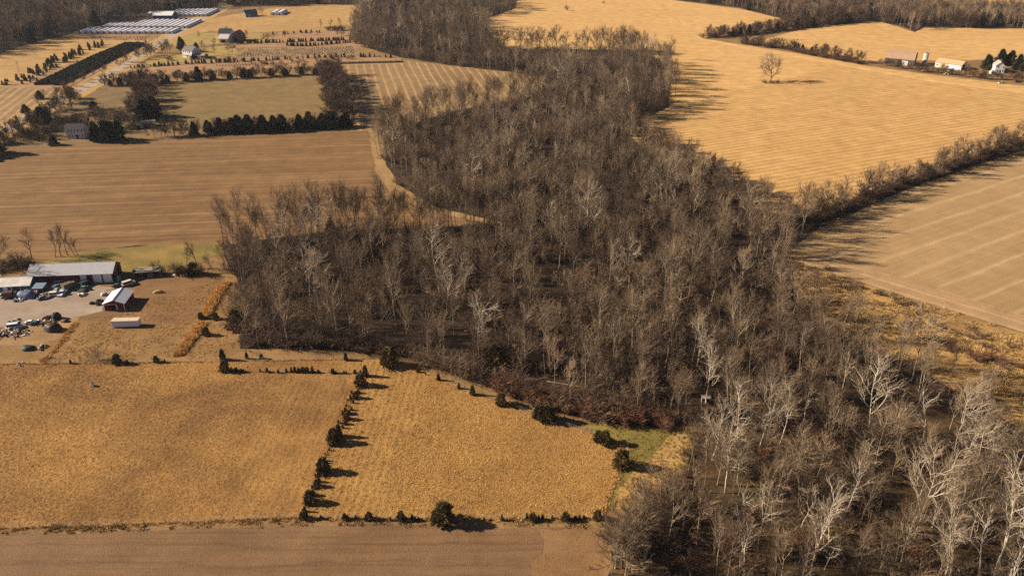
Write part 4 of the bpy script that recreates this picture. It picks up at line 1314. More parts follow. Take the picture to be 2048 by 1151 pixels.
MB().box(Lt - 1.6, Lt - 1.4, .4, 1.9, -.1, .36).build('landing_leg', m_black, o)

# open lumber shed
A, B = W(268, 557), W(322, 553)
Lo = math.dist(A, B)
o = thing('lumber_shed', 'open-fronted dark shed with lumber piled on its sagging roof', 'shed', (A[0], A[1], 0), math.atan2(B[1] - A[1], B[0] - A[0]))
for k in range(4):
    for y_ in (0, 3.0):
        MB().box(k * Lo / 3 - .08, k * Lo / 3 + .08, y_ - .08, y_ + .08, -.1, 2.2 + .12 * y_).build('post', m_wood, o)
MB().prism([(-.3, 2.18), (3.3, 2.6), (3.3, 2.7), (-.3, 2.28)], -.3, Lo + .3, 'x').build('roof', simple('tar_roof', (.13, .12, .10), .9, .2), o)
MB().box(0, Lo, 3.1, 3.16, 0, 2.5).build('back_wall', m_wood, o)
MB().box(-.14, -.09, 0, 3.0, 0, 2.4).build('side_wall', m_wood, o)
for k in range(12):
    x_ = random.uniform(2.2, Lo - 2)
    y_ = random.uniform(.2, 2.6)
    MB().box(x_ - 1.5, x_ + 1.5, y_, y_ + .25, 2.52 + .12 * y_, 2.66 + .12 * y_, random.uniform(-.2, .2)).build('plank', simple('pale_plank', (.48, .40, .30), .8, .2), o)
MB().box(4.3, 6.2, .4, 1.6, 0, 1.2).build('crate', m_wood, o)

# teal tank by the red shed
x, y = W(238, 560)
o = thing('water_tank', 'upright teal water tank at the corner of the long red shed', 'tank', (x, y, 0))
m_tank = simple('teal_plastic', (.10, .33, .32), .4, .08)
tk = MB().tube((0, 0, 0), (0, 0, 1.5), .85, n=20)
tk.tube((0, 0, 1.5), (0, 0, 1.8), .85, .3, 20)
tk.build('tank_body', m_tank, o)
MB().tube((0, 0, 1.8), (0, 0, 1.95), .28, n=14).build('lid', m_tank, o)
for z_ in (.4, .9):
    MB().tube((0, 0, z_), (0, 0, z_ + .08), .88, n=20).build('hoop', m_tank, o)

# far farm on the golden field
m_barnroof = simple('old_barn_roof', (.36, .235, .155), .7, .14, .5, dirt=(.42, .28, .17))
m_barnwood = simple('grey_barn_wood', (.12, .095, .08), .9, .3, 2)
A, B = W(1768, 127), W(1826, 133)
Lf = math.dist(A, B)
building('gambrel_barn', 'big old barn with brown gambrel roof on the far farm', A, B, 12.0, 4.6, 9.6, m_barnwood, m_barnroof, gambrel=True, over=.3, feats=(
    ('door', 'front', Lf * .6, Lf * .8, .1, 3.4, m_white), ('window', 'front', Lf * .25, Lf * .32, 1.5, 2.5, m_pane), ('window', 'front', Lf * .42, Lf * .49, 1.5, 2.5, m_pane), ('door', 'right', 4.5, 7.5, .1, 3.4, m_darkdoor), ('window', 'right', 5.4, 6.6, 5.5, 6.6, m_pane)))
x, y = W(1849, 127)
o = thing('silo', 'pale concrete silo without a roof beside the old barn', 'silo', (x, y, 0))
MB().tube((0, 0, -.2), (0, 0, 7.6), 1.75, n=24).build('shaft', simple('silo_concrete', (.60, .55, .48), .85, .12, .8, dirt=(.40, .33, .26)), o, smooth=False)
for k in range(9):
    MB().tube((0, 0, .7 + k * .8), (0, 0, .76 + k * .8), 1.79, n=24).build('hoop', m_conc, o)
MB().tube((0, 0, 7.6), (0, 0, 7.62), 1.5, n=20).build('opening', m_darkdoor, o)
MB().box(-.35, .35, -1.98, -1.7, 0, 7.5).build('chute', m_conc, o)
A, B = W(1869, 134), W(1921, 141)
Lf = math.dist(A, B)
m_shedroof = simple('tan_metal_roof', (.56, .40, .22), .5, .08, .6, ribs=('X', 2))
building('tin_shed', 'white tin shed with tan metal roof between silo and farmhouse', A, B, 12.5, 3.6, 5.4, m_white, m_shedroof, over=.4, feats=(
    ('garage_door', 'front', Lf * .56, Lf * .95, .1, 3.1, m_door), ('doorway', 'front', Lf * .18, Lf * .5, .1, 3.0, simple('tan_door', (.62, .46, .28), .7, .1)), ('window', 'front', Lf * .05, Lf * .13, 1.2, 2.2, m_pane),
    ('doorway', 'right', 3.5, 8.5, .1, 3.2, m_darkdoor)))
A, B = W(1988, 146), W(2007, 147)
building('farmhouse', 'white gabled farmhouse among evergreens on the far farm', A, B, 9.0, 5.0, 7.6, m_white, simple('house_roof', (.33, .30, .28), .8, .12), along=False, over=.25, feats=(
    ('window', 'front', 1.4, 2.2, 1.2, 2.5, m_pane), ('window', 'front', 4.6, 5.4, 1.2, 2.5, m_pane), ('window', 'front', 1.4, 2.2, 3.7, 4.9, m_pane), ('window', 'front', 4.6, 5.4, 3.7, 4.9, m_pane), ('door', 'front', 3.0, 3.9, .1, 2.2, m_pane)),
    chimney=(3.3, 4, .8, 8.8), cat='house')
A, B = W(1982, 149), W(1990, 149)
building('porch_shed', 'little white lean-to shed in front of the far farmhouse', A, B, 2.6, 1.9, 2.6, m_white, m_conc, feats=(('door', 'front', .8, 1.6, .1, 1.7, m_pane),), cat='shed', over=.15)
A, B = W(2040, 141), W(2056, 143)
building('red_outbuilding', 'small reddish outbuilding right of the far farmhouse', A, B, 6, 3.2, 4.8, simple('faded_red', (.30, .12, .09), .9, .15), m_barnroof, feats=(('door', 'front', 2, 3.2, .1, 2.2, m_darkdoor),), cat='shed')

# houses across the road
A, B = W(366, 114.5), W(386, 117)
building('white_house', 'tall white two-storey house with dark brick chimney below the road', A, B, 8.5, 5.4, 8.0, m_white, simple('slate_roof', (.16, .14, .13), .8, .12), along=True, over=.25,
         feats=tuple(('window', 'front', a, a + .9, z, z + 1.5, m_pane) for a in (.9, 3.0, 5.6, 7.4) for z in (.9, 3.5)) + (('door', 'front', 4.3, 5.2, .1, 2.2, m_pane), ('window', 'left', 2, 2.9, 3.5, 5.0, m_pane), ('window', 'right', 3, 3.9, 3.5, 5, m_pane)),
         chimney=(-.4, 3.8, .9, 9.2), cat='house')
A, B = W(393, 117), W(409, 118)
building('brown_garage', 'low brown garage beside the tall white house', A, B, 5, 2.4, 3.6, simple('brown_siding', (.25, .19, .15), .9, .1), simple('brown_roof', (.30, .22, .17), .9, .12), feats=(('garage_door', 'front', 1.5, 4.2, .05, 2.1, m_door), ('window', 'front', 5.0, 5.9, 1, 1.9, m_pane)), cat='garage')
A, B = W(438, 86), W(457, 86.5)
building('grey_house', 'grey-white house with a dark porch up the lane', A, B, 9, 3.6, 6.4, m_white, simple('pale_shingle', (.50, .46, .43), .8, .15), over=.3,
         feats=tuple(('window', 'front', a, a + .9, 1, 2.3, m_pane) for a in (.8, 6.8)) + (('porch_opening', 'front', 2.2, 6.2, .1, 2.6, m_darkdoor), ('window', 'right', 2, 3, 1, 2.3, m_pane)), cat='house')
A, B = W(438, 77), W(462, 77)
building('dark_roofed_house', 'house with steep blue-black roof behind the grey-white house', A, B, 9, 4.2, 7.4, m_white, simple('blue_black_roof', (.03, .045, .065), .6, .12), over=.3, feats=(('window', 'front', 9, 10, 1.2, 2.4, m_pane), ('door', 'front', 7, 8, .1, 2.2, m_pane)), cat='house')
A, B = W(462, 83), W(481, 83.5)
building('brown_barn', 'red-roofed brown barn beside the grey-white house', A, B, 11, 4.4, 8.0, simple('mauve_siding', (.23, .15, .14), .9, .12), simple('red_barn_roof', (.42, .19, .13), .8, .15), along=False, over=.3, feats=(('door', 'front', 3, 5.6, .1, 3, m_darkdoor), ('window', 'front', 6.5, 7.3, 1.4, 2.4, m_pane)), cat='barn')
A, B = W(492, 35), W(516, 33)
building('blue_roofed_house', 'long low house with dark blue roof near the far hayfield', A, B, 9, 3.4, 6.2, simple('blue_siding', (.11, .14, .18), .8, .1), simple('navy_roof', (.03, .045, .07), .6, .12), feats=tuple(('window', 'front', a, a + 1.2, 1, 2.3, m_pane) for a in (1, 5, 9)) + (('door', 'front', 3, 4, .1, 2.2, m_white),), cat='house')
A, B = W(307, 40), W(345, 40)
building('nursery_barn', 'navy nursery barn with broad white roof between the greenhouses', A, B, 14, 4.2, 7.0, simple('navy_siding', (.03, .045, .09), .7, .12), m_whroof, over=.5, feats=(('garage_door', 'front', 4, 8, .1, 3.2, simple('navy_door', (.08, .10, .16), .6)), ('window', 'front', 11, 12.2, 1.2, 2.4, m_pane)), cat='barn')
A, B = W(296, 33), W(307, 34)
building('potting_shed', 'small grey potting shed left of the navy nursery barn', A, B, 7, 2.6, 4.0, simple('grey_siding', (.30, .30, .32), .8), m_whroof, feats=(('door', 'front', 2, 3.2, .1, 2.1, m_darkdoor),), cat='shed')
# old farmstead
A, B = W(135, 278), W(171, 277.5)
Lh = math.dist(A, B)
building('old_farmhouse', 'old white farmhouse with dark roof beside tall spruces', A, B, 5.5, 5.3, 7.6, simple('dirty_white', (.56, .53, .52), .8, .12), simple('charcoal_roof', (.035, .04, .055), .7, .12), over=.2,
         feats=tuple(('window', 'front', Lh * a, Lh * a + .8, z, z + 1.2, m_pane) for a in (.1, .28, .46, .64, .85) for z in (1.0, 3.7)) + (('door', 'front', Lh * .53, Lh * .53 + .9, .1, 2.1, m_darkdoor),), cat='house')
A, B = W(253, 224), W(274, 222)
building('ruined_barn', 'ruined barn with rust-red metal roof in the tree belt', A, B, 9, 1.6, 5.0, m_barnwood, simple('rust_roof', (.42, .24, .17), .7, .2, .8, dirt=(.52, .42, .34)), over=.3, feats=(('door', 'front', 3, 5, .1, 1.5, m_darkdoor),), cat='barn')
A, B = W(274, 258), W(312, 254)
building('mossy_shed', 'long low shed with mossy grey roof near the brown field', A, B, 6, 2.2, 3.6, m_barnwood, simple('mossy_roof', (.21, .21, .15), .9, .15), over=.3, feats=(('door', 'front', 2, 3.6, .1, 2, m_white), ('window', 'front', 6, 7, .9, 1.8, m_pane)), cat='shed')
x, y = W(1411, 806)
o = building('hunting_hut', 'small weathered plywood hut under the tall pale tree', (x - 1.1, y), (x + 1.1, y - .3), 1.5, 1.6, 1.9, m_wood, simple('pale_board', (.24, .20, .16), .8, .15), over=.12, feats=(('opening', 'front', .3, .9, .9, 1.3, m_darkdoor), ('door', 'front', 1.3, 1.9, .05, 1.4, m_darkdoor)), cat='hut', base=False)

# greenhouses
t = NT('greenhouse_film')
MATS['film'] = t.done(t.scale_col(t.mix(t.ramp(t.noise(.4, 3), .3, .7), (.82, .80, .84), (.72, .69, .74)), t.ramp(t.n('ShaderNodeObjectInfo').outputs['Random'], 0, 1, .85, 1.05)), .35)
m_film = MATS['film']


def hoop_meshes(w_, h_, L):
    n = 10
    arc = [(-w_ / 2 * math.cos(math.pi * k / n), .35 + (h_ - .35) * math.sin(math.pi * k / n) ** .8) for k in range(n + 1)]
    prof = [(-w_ / 2, -.05)] + arc + [(w_ / 2, -.05)]
    cover = MB()
    i0 = len(cover.v)
    for a in (0, L):
        cover.v += [(u, a, z) for u, z in prof]
    m_ = len(prof)
    for k in range(m_ - 1):
        cover.f.append((k, k + 1, m_ + k + 1, m_ + k))
    end = MB().poly([(u * .995, .03, z) for u, z in prof][::-1]).poly([(u * .995, L - .03, z) for u, z in prof])
    door = MB().box(-.6, .6, -.03, .06, 0, 2.0)
    rim = MB()
    for k in range(m_ - 1):
        rim.tube((prof[k][0] * 1.005, 0, prof[k][1]), (prof[k + 1][0] * 1.005, 0, prof[k + 1][1]), .06, n=4)
    return (cover.mesh('film_cover', m_film, True), end.mesh('end_wall', m_film), door.mesh('door', m_darkdoor), rim.mesh('end_hoop', m_conc))


def ghouse(x, y, meshes, label, group):
    o = thing('greenhouse', label, 'greenhouse', (x, y, 0), 0, group)
    for nm, me in zip(('film_cover', 'end_wall', 'door', 'end_hoop'), meshes):
        link(nm, me, o)


gf = hoop_meshes(5.05, 2.3, 21)
gr = hoop_meshes(5.0, 2.3, 41)
gb = hoop_meshes(5.0, 2.4, 40)
x0, x1 = W(156, 69.5)[0], W(338, 69)[0]
for k in range(16):
    ghouse(x0 + (x1 - x0) * k / 15, W(338, 68)[1], gf, 'white plastic hoop greenhouse in the front rank by the seedling beds', 'front rank of greenhouses')
x0, x1 = W(203, 58)[0], W(369, 57)[0]
for k in range(16):
    ghouse(x0 + (x1 - x0) * k / 15, W(369, 57)[1], gr if k > 4 else gf, 'white plastic hoop greenhouse in the second rank', 'second rank of greenhouses')
x0, x1 = W(333, 33.5)[0], W(408, 33.5)[0]
for k in range(9):
    ghouse(x0 + (x1 - x0) * k / 8, W(406, 33.5)[1], gb, 'white plastic hoop greenhouse in the rank behind the nursery barn', 'rear rank of greenhouses')
gs = hoop_meshes(6.5, 3.2, 22)
for px, lab in ((547, 'left of two white hoop greenhouses standing alone by the far hayfield'), (559, 'right of two white hoop greenhouses standing alone by the far hayfield')):
    x, y = W(px, 31)
    ghouse(x, y, gs, lab.replace('left of two', 'house-side one of two').replace('right of two', 'wood-side one of two'), 'lone greenhouses')

# ================================================================== VEHICLES AND YARD GOODS
def paint(col):
    nm = 'car_paint_%02d%02d%02d' % tuple(int(c * 99) for c in col)
    if nm in MATS:
        return MATS[nm]
    m = simple(nm, col, .35, .08, 1)
    return m


def car(px, py, ang, col, kind, label, name=None, group=None):
    x, y = W(px, py)
    o = thing(name or kind, label, {'pickup': 'pickup', 'van': 'van', 'truck': 'truck'}.get(kind, 'car'), (x, y, 0), ang, group, .84)
    L, w_ = {'sedan': (4.6, 1.75), 'suv': (4.7, 1.85), 'pickup': (5.4, 1.95), 'van': (5.2, 1.95), 'truck': (6.4, 2.2)}[kind]
    pm = paint(col)
    h = {'sedan': .85, 'suv': 1.0, 'pickup': 1.0, 'van': 1.05, 'truck': 1.2}[kind]
    body = [(-L / 2, .35), (L / 2, .35), (L / 2 + .05, .6), (L / 2 - .1, h * .86), (L * .22, h), (-L / 2 + .05, h), (-L / 2, h * .8)]
    MB().prism(body, -w_ / 2, w_ / 2, 'y').build('body', pm, o, bevel=.08)
    cab = {'sedan': (-L * .36, -L * .22, L * .10, L * .25, 1.42), 'suv': (-L * .47, -L * .42, L * .12, L * .25, 1.75), 'pickup': (-L * .10, -L * .06, L * .14, L * .25, 1.75),
           'van': (-L * .49, -L * .47, L * .22, L * .36, 2.0), 'truck': (L * .12, L * .14, L * .30, L * .36, 2.2)}[kind]
    a, b, c, d, top = cab
    cp = [(a, h - .02), (d, h - .02), (c, top), (b, top)]
    cb = MB().prism(cp, -w_ / 2 + .12, w_ / 2 - .12, 'y').build('cabin', pm, o, bevel=.06)
    g_ = .06
    for s_ in (-1, 1):
        yy = s_ * (w_ / 2 - .12)
        y0, y1 = sorted((yy, yy + s_ * .025))
        MB().prism([(a + g_ + .1, h + .06), (d - .18, h + .06), (c - .02, top - .1), (b + .05, top - .1)], y0, y1, 'y').build('side_window', m_pane, o)
    wy = w_ / 2 - .24
    def quadwin(xa, za, xb, zb, off):
        n_ = Vector((zb - za, 0, -(xb - xa))).normalized() * off
        return MB().poly([(xa + n_.x, -wy, za + n_.z), (xa + n_.x, wy, za + n_.z), (xb + n_.x, wy, zb + n_.z), (xb + n_.x, -wy, zb + n_.z)])
    quadwin(d - .03, h + .06, c + .02, top - .08, .03).build('windscreen', m_pane, o)
    quadwin(a + .02, h + .06, b, top - .08, -.03).build('rear_window', m_pane, o)
    if kind == 'pickup':
        MB().box(-L / 2 + .12, -L * .12, -w_ / 2 + .12, w_ / 2 - .12, h - .3, h + .012).build('bed', simple('bed_liner', (.05, .05, .055), .8), o)
    if kind == 'truck':
        MB().box(-L / 2, L * .08, -w_ / 2 - .05, w_ / 2 + .05, h + .01, h + 1.4).build('cargo_box', pm, o, bevel=.05)
    for sx in (-L * .31, L * .32):
        for s_ in (-1, 1):
            w2 = MB().tube((sx, s_ * (w_ / 2 - .22), .34), (sx, s_ * (w_ / 2 + .02), .34), .34, n=16).build('wheel', m_black, o)
            MB().tube((sx, s_ * (w_ / 2 + .0), .34), (sx, s_ * (w_ / 2 + .04), .34), .19, n=10).build('rim', m_conc, w2)
    for s_ in (-1, 1):
        MB().box(L / 2 - .06, L / 2 + .055, s_ * (w_ / 2 - .35) - .16, s_ * (w_ / 2 - .35) + .16, .6, .74).build('headlight', m_white, o)
        MB().box(-L / 2 - .03, -L / 2 + .06, s_ * (w_ / 2 - .25) - .12, s_ * (w_ / 2 - .25) + .12, .58, .74).build('tail_light', simple('tail_red', (.3, .02, .02), .4), o)
    return o


def pang(a, b):
    d = dv(a, b)
    return math.atan2(d[1], d[0])


car(126, 588, pang((137, 576), (121, 592)), (.50, .56, .72), 'pickup', 'silver-blue pickup parked nose out in the gravel yard')
car(3, 587, pang((8, 582), (0, 592)), (.55, .60, .68), 'sedan', 'pale blue sedan in front of the teal workshop')
car(25, 594, .3, (.10, .06, .055), 'truck', 'dark wreck of a truck in the heap before the workshop')
car(111, 576, 2.9, (.22, .25, .27), 'sedan', 'grey sedan at the shadow edge before the red shed')
car(116, 568.5, .1, (.62, .60, .57), 'sedan', 'white sedan tight against the red shed shadow')
car(127, 567, .25, (.60, .62, .58), 'suv', 'white wagon in the middle of the cars before the red shed')
car(143, 566, .2, (.20, .30, .24), 'sedan', 'green sedan in the line before the red shed')
car(156, 565.5, .35, (.48, .42, .34), 'suv', 'beige wagon at the end of the line before the red shed')
car(124, 573, .5, (.07, .075, .08), 'sedan', 'black sedan behind the silver-blue pickup')
car(142, 575, 1.0, (.17, .13, .10), 'truck', 'brown box truck behind the silver-blue pickup')
car(113, 584, .4, (.58, .56, .52), 'sedan', 'small white car left of the silver-blue pickup')
car(112, 590.5, .2, (.66, .64, .58), 'suv', 'cream car left of the nose of the silver-blue pickup')
car(168, 580, pang((160, 588), (176, 573)), (.14, .22, .19), 'pickup', 'dark green pickup pointing at the white garage doors')
car(174, 569, 1.1, (.05, .05, .06), 'van', 'black van parked by the garage doors')
car(236, 573.5, .15, (.09, .085, .09), 'sedan', 'dark low car behind the small red barn')
car(258, 569, .8, (.60, .52, .44), 'van', 'beige van behind the small red barn')
car(87, 597, .7, (.15, .15, .17), 'sedan', 'stripped grey car at the end of the yard heaps')
car(31, 655, .3, (.58, .66, .76), 'van', 'pale blue van in the scrap heap below the yard')
car(63, 647, .1, (.62, .66, .66), 'sedan', 'white scrapped car beside the scrap heap')
car(73, 648.5, .2, (.08, .10, .11), 'sedan', 'dark scrapped car next to the white scrapped car')
car(99, 638, 0, (.07, .04, .035), 'sedan', 'rusty dark car on the bare dirt above the scrap heap')
car(1893, 149, .0, (.60, .55, .45), 'sedan', 'pale car among the bushes of the far farm')
car(1902, 150, -.1, (.40, .38, .33), 'pickup', 'grey pickup among the bushes of the far farm')
car(2003, 167, .1, (.55, .5, .45), 'pickup', 'pale pickup at the track by the far farmhouse')
car(2035, 165, -.1, (.05, .06, .09), 'suv', 'dark car at the end of the far farm')


def heap(px, py, rad, n, label, cols, hmax=1.0, name='scrap_heap', stretch=1.0):
    x, y = W(px, py)
    o = thing(name, label, 'scrap heap', (x, y, 0))
    for k in range(n):
        a, rr = random.uniform(0, 6.28), rad * math.sqrt(random.random())
        cx, cy_ = rr * math.cos(a) * stretch, rr * math.sin(a)
        base = max(0, hmax * (1 - rr / rad) * random.uniform(.2, .8))
        c = random.choice(cols)
        m = simple('junk_%02d%02d%02d' % tuple(int(v * 99) for v in c), c, .6, .25, 2)
        r_ = random.random()
        if r_ < .45:
            w_, d_, h_ = random.uniform(.4, 1.8), random.uniform(.3, .9), random.uniform(.06, .5)
            p = MB().box(-w_ / 2, w_ / 2, -d_ / 2, d_ / 2, -h_ / 2, h_ / 2).build('panel', m, o)
            p.location = (cx, cy_, base + .15)
            p.rotation_euler = (random.uniform(-.5, .5), random.uniform(-.5, .5), random.uniform(0, 3))
        elif r_ < .65:
            p = MB().tube((0, 0, -.4), (0, 0, .4), .29, n=10).build('drum', m, o)
            p.location = (cx, cy_, base + .3)
            p.rotation_euler = (random.uniform(-1.5, 1.5), random.uniform(-.5, .5), 0)
        elif r_ < .85:
            p = MB().box(-random.uniform(.8, 1.6), 1.2, -.08, .08, -.04, .04).build('board', m, o)
            p.location = (cx, cy_, base + .2)
            p.rotation_euler = (random.uniform(-.3, .3), random.uniform(-.4, .4), random.uniform(0, 3))
        else:
            s_ = MB()
            for q in range(10):
                a0, a1 = 6.283 * q / 10, 6.283 * (q + 1) / 10
                s_.tube((.3 * math.cos(a0), .3 * math.sin(a0), 0), (.3 * math.cos(a1), .3 * math.sin(a1), 0), .11, n=5, cap=False)
            p = s_.build('tyre', m_black, o)
            p.location = (cx, cy_, base + .14)
            p.rotation_euler = (random.uniform(-.4, .4), random.uniform(-.4, .4), 0)
    return o


J1 = [(.55, .53, .50), (.30, .24, .2), (.12, .11, .11), (.40, .16, .12), (.2, .24, .3), (.6, .5, .38)]
J2 = [(.62, .58, .52), (.35, .22, .15), (.2, .14, .1), (.68, .66, .62), (.12, .1, .1), (.45, .32, .22)]
heap(20, 592, 2.6, 26, 'scrap heap with reddish panels before the teal workshop', J1, 1.2)
heap(40, 598, 2.2, 24, 'low spill of car parts in front of the tarp-covered heap', J1, .7)
heap(92, 594, 2.4, 24, 'scrap heap of engine parts beside the cream car', J1, .8)
heap(72, 586, 1.6, 14, 'small bright heap by the lean-to', [(.55, .5, .2), (.55, .12, .12), (.6, .6, .58)], .5)
heap(140, 570, 2.0, 18, 'heap of parts between the cars before the red shed', J1, .7)
heap(165, 590, 1.6, 12, 'scattered boards and tyres in the open gravel', J2, .4)
heap(8, 668, 3.6, 46, 'big pale rubble heap at the end of the scrap yard', J2, 1.2, stretch=1.5)
heap(24, 662, 3.2, 42, 'scrap heap round the pale blue van', J2, 1.0)
heap(40, 668, 2.6, 30, 'spread of scrap metal sheets below the pale blue van', J2, .7)
heap(28, 645, 2.2, 22, 'brown timber heap above the pale blue van', J2, 1.2)
heap(90, 646, 2.4, 22, 'scrap of boards and sheets beside the scrapped cars', J2, .5, stretch=1.5)
heap(84, 695, 1.3, 12, 'small dark wreckage pile near the grass ridge', J1, .5)
heap(42, 729, 1.0, 8, 'small pinkish debris pile at the farmyard fence', [(.5, .32, .28), (.4, .25, .2)], .4)
heap(1895, 144, 2.6, 14, 'rusty machinery heap on the far farm', J2, .8)
heap(2005, 165, 2.2, 12, 'lumber heap by the track at the far farmhouse', J2, .6)
heap(275, 84, 2.4, 12, 'pile of brown material by the nursery drive', [(.3, .16, .1), (.22, .14, .1)], .6)


def tarp(px, py, a, b, h_, col, label, name='tarp_heap', ang=0):
    x, y = W(px, py)
    n, m_ = 18, 7
    mb = MB()
    rd = random.Random(px)
    for j in range(m_):
        t = j / (m_ - 1)
        for i in range(n):
            an = 6.283 * i / n
            r_ = math.cos(t * math.pi / 2) ** .55 * (1 + .12 * math.sin(3 * an + px) + rd.uniform(-.05, .05))
            mb.v.append((a * r_ * math.cos(an), b * r_ * math.sin(an), -.05 + h_ * math.sin(t * math.pi / 2) * (1 + rd.uniform(-.08, .08))))
    for j in range(m_ - 1):
        for i in range(n):
            i2 = (i + 1) % n
            mb.f.append((j * n + i, j * n + i2, (j + 1) * n + i2, (j + 1) * n + i))
    o = mb.build(name, simple('tarp_%d' % px, col, .6, .2, 2), smooth=True)
    o.location = (x, y, 0)
    o.rotation_euler = (0, 0, ang)
    return tag(o, label, 'tarp')


tarp(54, 593, 3.0, 2.2, 2.2, (.13, .17, .26), 'slate-blue tarp over a big heap before the workshop')
tarp(57, 698, 2.2, 1.3, 1.3, (.025, .05, .03), 'dark green tarp over a mound in the lower farmyard')
tarp(106, 660, 2.6, 1.8, 2.4, (.05, .035, .035), 'dark brown earth-coloured tarp on the tall mound in the scrap yard')
tarp(113, 637, 1.6, 1.3, 2.2, (.02, .02, .028), 'black tarp over a tall stack above the scrap yard')
tarp(208, 590, 1.2, 1.0, 1.0, (.48, .40, .36), 'pale canvas over a crate left of the red barn')
tarp(317, 585, 1.7, .8, 1.0, (.36, .27, .10), 'old straw-coloured bale slumped in the dirt yard', 'hay_bale', .2)
tarp(130, 643, 1.2, .9, .9, (.10, .055, .045), 'rusty mound right of the black tarp stack')
tarp(352, 551, 2.0, .7, .6, (.60, .55, .52), 'white overturned boat hull before the dark cedars', 'boat_hull', -.1)
for px, py, r_, lab in ((184.5, 607, .95, 'big black tractor tyre lying alone left of the red barn'), (198, 609, 1.1, 'big black tractor tyre close to the red barn corner'), (199, 602.5, 1.2, 'big black tractor tyre leaning behind the others by the red barn')):
    x, y = W(px, py)
    s_ = MB()
    for q in range(18):
        a0, a1 = 6.283 * q / 18, 6.283 * (q + 1) / 18
        s_.tube((r_ * .72 * math.cos(a0), r_ * .72 * math.sin(a0), .26), (r_ * .72 * math.cos(a1), r_ * .72 * math.sin(a1), .26), .28, n=8, cap=False)
    o = s_.build('tractor_tyre', m_black, smooth=True)
    o.location = (x, y, 0)
    tag(o, lab, 'tyre')
for px, py, ang, lab in ((217, 579, .75, 'yellow plank lying on the gravel behind the red barn'), (222, 578, .7, 'shorter yellow plank beside the longer one behind the red barn')):
    x, y = W(px, py)
    o = MB().box(-1.6, 1.6, -.2, .2, 0, .12).build('plank', simple('yellow_lumber', (.60, .47, .24), .8, .1), bevel=.02)
    o.location = (x, y, .055)
    o.rotation_euler = (0, 0, ang)
    tag(o, lab, 'plank')
for px, py, lab in ((363, 552.5, 'white drum left of its twin before the dark cedars'), (368, 552, 'white drum right of its twin before the dark cedars')):
    x, y = W(px, py)
    o = thing('drum', lab.replace('left of its twin', 'nearer the boat hull').replace('right of its twin', 'farther from the boat hull'), 'drum', (x, y, 0))
    MB().tube((0, 0, 0), (0, 0, .95), .32, n=16).build('shell', m_white, o)
    for z_ in (.3, .62):
        MB().tube((0, 0, z_), (0, 0, z_ + .04), .335, n=16).build('hoop', m_white, o)
# mineral feeder in the left pasture
x, y = W(186, 772)
o = thing('feeder', 'white leaning cattle feeder standing alone in the left pasture', 'feeder', (x, y, 0))
MB().prism([(-.35, .25), (.35, .25), (.28, .95), (-.1, 1.15)], -.4, .4, 'y').build('hopper', m_white, o)
MB().box(-.5, .5, -.5, .5, -.03, .26).build('trough', m_wood, o)

# ---- fallen logs on the floor of the wood
for i, (px, py) in enumerate(((1700, 1000), (1745, 1015), (1560, 985), (1640, 1060), (1900, 1130), (1850, 1098), (1985, 1040), (1520, 1050), (1800, 965), (1130, 768), (1090, 757), (950, 660), (1480, 905), (1600, 905), (1930, 930), (1420, 1090),
                              (690, 655), (1960, 1120), (1330, 825), (1740, 1110), (1590, 1120), (870, 560))):
    rd = random.Random(8800 + i)
    x, y = W(px, py)
    L_ = rd.uniform(5, 11)
    o = thing('fallen_log', 'pale fallen log lying on the leaf litter in the wood', 'log', (x, y, 0), rd.uniform(-.6, .6) + (math.pi if rd.random() < .5 else 0), 'fallen logs in the wood')
    pts, rad = grow(rd, Vector((-L_ / 2, 0, .22)), Vector((1, 0, 0)), L_, rd.uniform(.2, .3), 6, .07, 0, .4)
    pts = [Vector((p.x, p.y, max(.12, p.z))) for p in pts]
    link('trunk', segmesh('trunk', [(sg(pts, rad), 8)], m_sytw), o)
    for k in range(3):
        p, rr, d = pick(pts, rad, rd.uniform(.4, .95))
        dd = (side(rd, d, rd.uniform(.5, 1.0)) + Vector((0, 0, .5))).normalized()
        bp, br = grow(rd, p, dd, rd.uniform(1, 2.8), rr * .55, 3, .2, 0, .3)
        link('branch', segmesh('branch', [(sg(bp, br), 5)], m_sytw), o)

# ---- utility poles
def pole(px, by, h_, label, rz=0.0):
    x, y = W(px, by)
    o = thing('utility_pole', label, 'utility pole', (x, y, 0), rz)
    MB().tube((0, 0, -.5), (0, 0, h_), .17, .11, 8).build('post', m_wood, o)
    MB().box(-1.2, 1.2, -.07, .07, h_ - .75, h_ - .6).build('crossarm', m_wood, o)
    for x_ in (-1.1, -.5, .5, 1.1):
        MB().tube((x_, 0, h_ - .6), (x_, 0, h_ - .42), .06, n=6).build('insulator', m_conc, o)
    MB().tube((.25, 0, h_ - 2.0), (.25, 0, h_ - 1.2), .2, n=10).build('transformer', m_conc, o)


pole(41, 155, 11, 'utility pole by the straggling nursery belt', .6)
pole(317, 88, 10.5, 'utility pole beside the road near the greenhouses', .6)
pole(1050, 36, 12, 'utility pole standing in the golden field next to the wood', .2)
pole(1132, 21, 12, 'utility pole with a bush at its foot in the golden field', .2)
pole(1209, 7, 12, 'farthest utility pole in the golden field', .2)
x, y = W(1132, 21)
tree('bush', x + .8, y, 5, 'pole_bush', 'bare bush at the foot of a utility pole in the golden field', 'bush', None)
x, y = W(1208, 7)
tree('bush', x - .8, y, 2.2, 'pole_bush', 'low bush round the farthest utility pole', 'bush', None, wide=1.6)
x, y = W(1541, 165)
row('bush', [(1528, 166), (1541, 167), (1556, 166)], 7, 1.5, 2.5, 'tree_foot_bush', 'dark bush round the foot of the lone field tree', 'bush', 'bushes round the lone field tree', 1.2, wide=1.5)


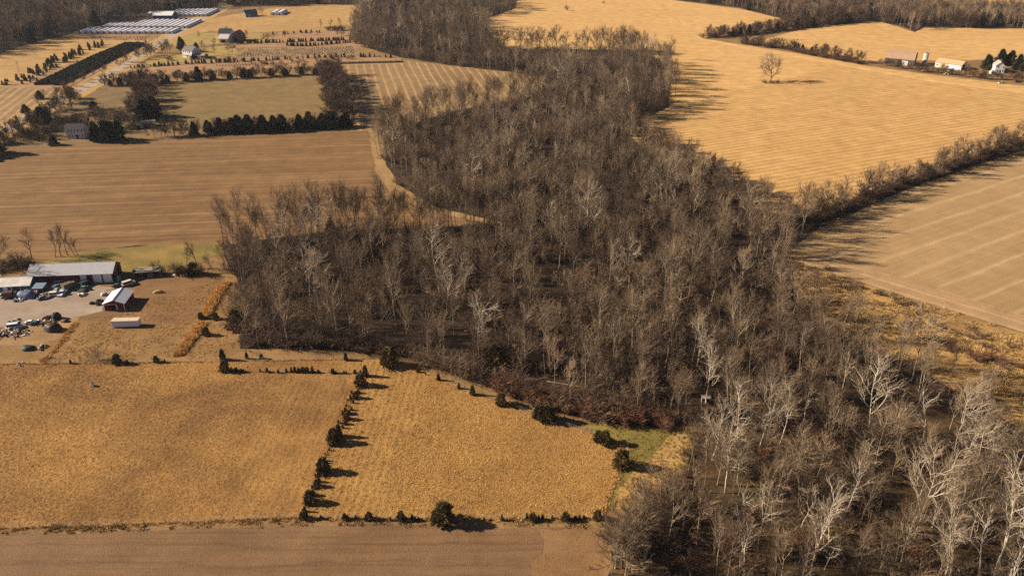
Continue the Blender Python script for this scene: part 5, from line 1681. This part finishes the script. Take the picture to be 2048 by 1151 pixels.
# ---- fences
def fence(pts, label, gap=4.0, h_=1.25, wires=3):
    q = [Vector(W(*p)) for p in pts]
    o = thing('wire_fence', label, 'fence', (q[0].x, q[0].y, 0))
    post = MB().tube((0, 0, -.3), (0, 0, h_), .075, .065, 6).mesh('post', m_wood)
    for a, b in zip(q, q[1:]):
        n = max(1, int((b - a).length / gap))
        for i in range(n + (b is q[-1])):
            p = a.lerp(b, i / n) - q[0]
            c = link('post', post, o)
            c.location = (p.x + random.uniform(-.1, .1), p.y + random.uniform(-.1, .1), random.uniform(-.12, .1))
            c.rotation_euler = (random.uniform(-.07, .07), random.uniform(-.07, .07), 0)
    for k in range(wires):
        s_ = MB()
        for a, b in zip(q, q[1:]):
            s_.tube((*(a - q[0]), h_ * (.35 + .3 * k)), (*(b - q[0]), h_ * (.35 + .3 * k)), .012, n=3, cap=False)
        s_.build('wire', m_conc, o)


fence([(-60, 1059), (0, 1056), (200, 1049), (420, 1041), (604, 1034)], 'wire fence between the left pasture and the stubble field')
fence([(604, 1034), (900, 1039), (1194, 1036)], 'wire fence between the right pasture and the stubble field')
fence([(0, 728), (150, 726), (440, 722), (600, 720), (735, 717)], 'wire fence between the farmyard and the left pasture')
fence([(722, 745), (690, 820), (660, 890), (632, 960), (604, 1033)], 'wire fence lined with cedars between the two pastures')
fence([(440, 743), (560, 744), (722, 746)], 'short wire fence inside the top of the left pasture')
fence([(1256, 893), (1232, 955), (1205, 1019), (1194, 1036)], 'straight wire fence on the right side of the right pasture')
fence([(760, 720), (850, 742), (930, 777), (1000, 804), (1100, 842), (1180, 866), (1256, 893)], 'slanting wire fence between the right pasture and the wood')
fence([(1330, 935), (1350, 905), (1372, 862)], 'short wire fence between the green corner and the wood')


# ================================================================== HAZE
hz = MB().box(-6200, 6200, -3200, 9200, -1.0, 127.0).build('haze', None)
hm = bpy.data.materials.new('haze')
hm.use_nodes = True
hm.node_tree.nodes.clear()
ho = hm.node_tree.nodes.new('ShaderNodeOutputMaterial')
hv = hm.node_tree.nodes.new('ShaderNodeVolumePrincipled')
hv.inputs['Color'].default_value = (.78, .86, 1.0, 1)
hv.inputs['Density'].default_value = .00004
hv.inputs['Anisotropy'].default_value = .2
hm.node_tree.links.new(hv.outputs[0], ho.inputs['Volume'])
hz.data.materials.append(hm)
hz['kind'] = 'stuff'
hz['label'] = 'thin blue winter haze over the whole farmland'
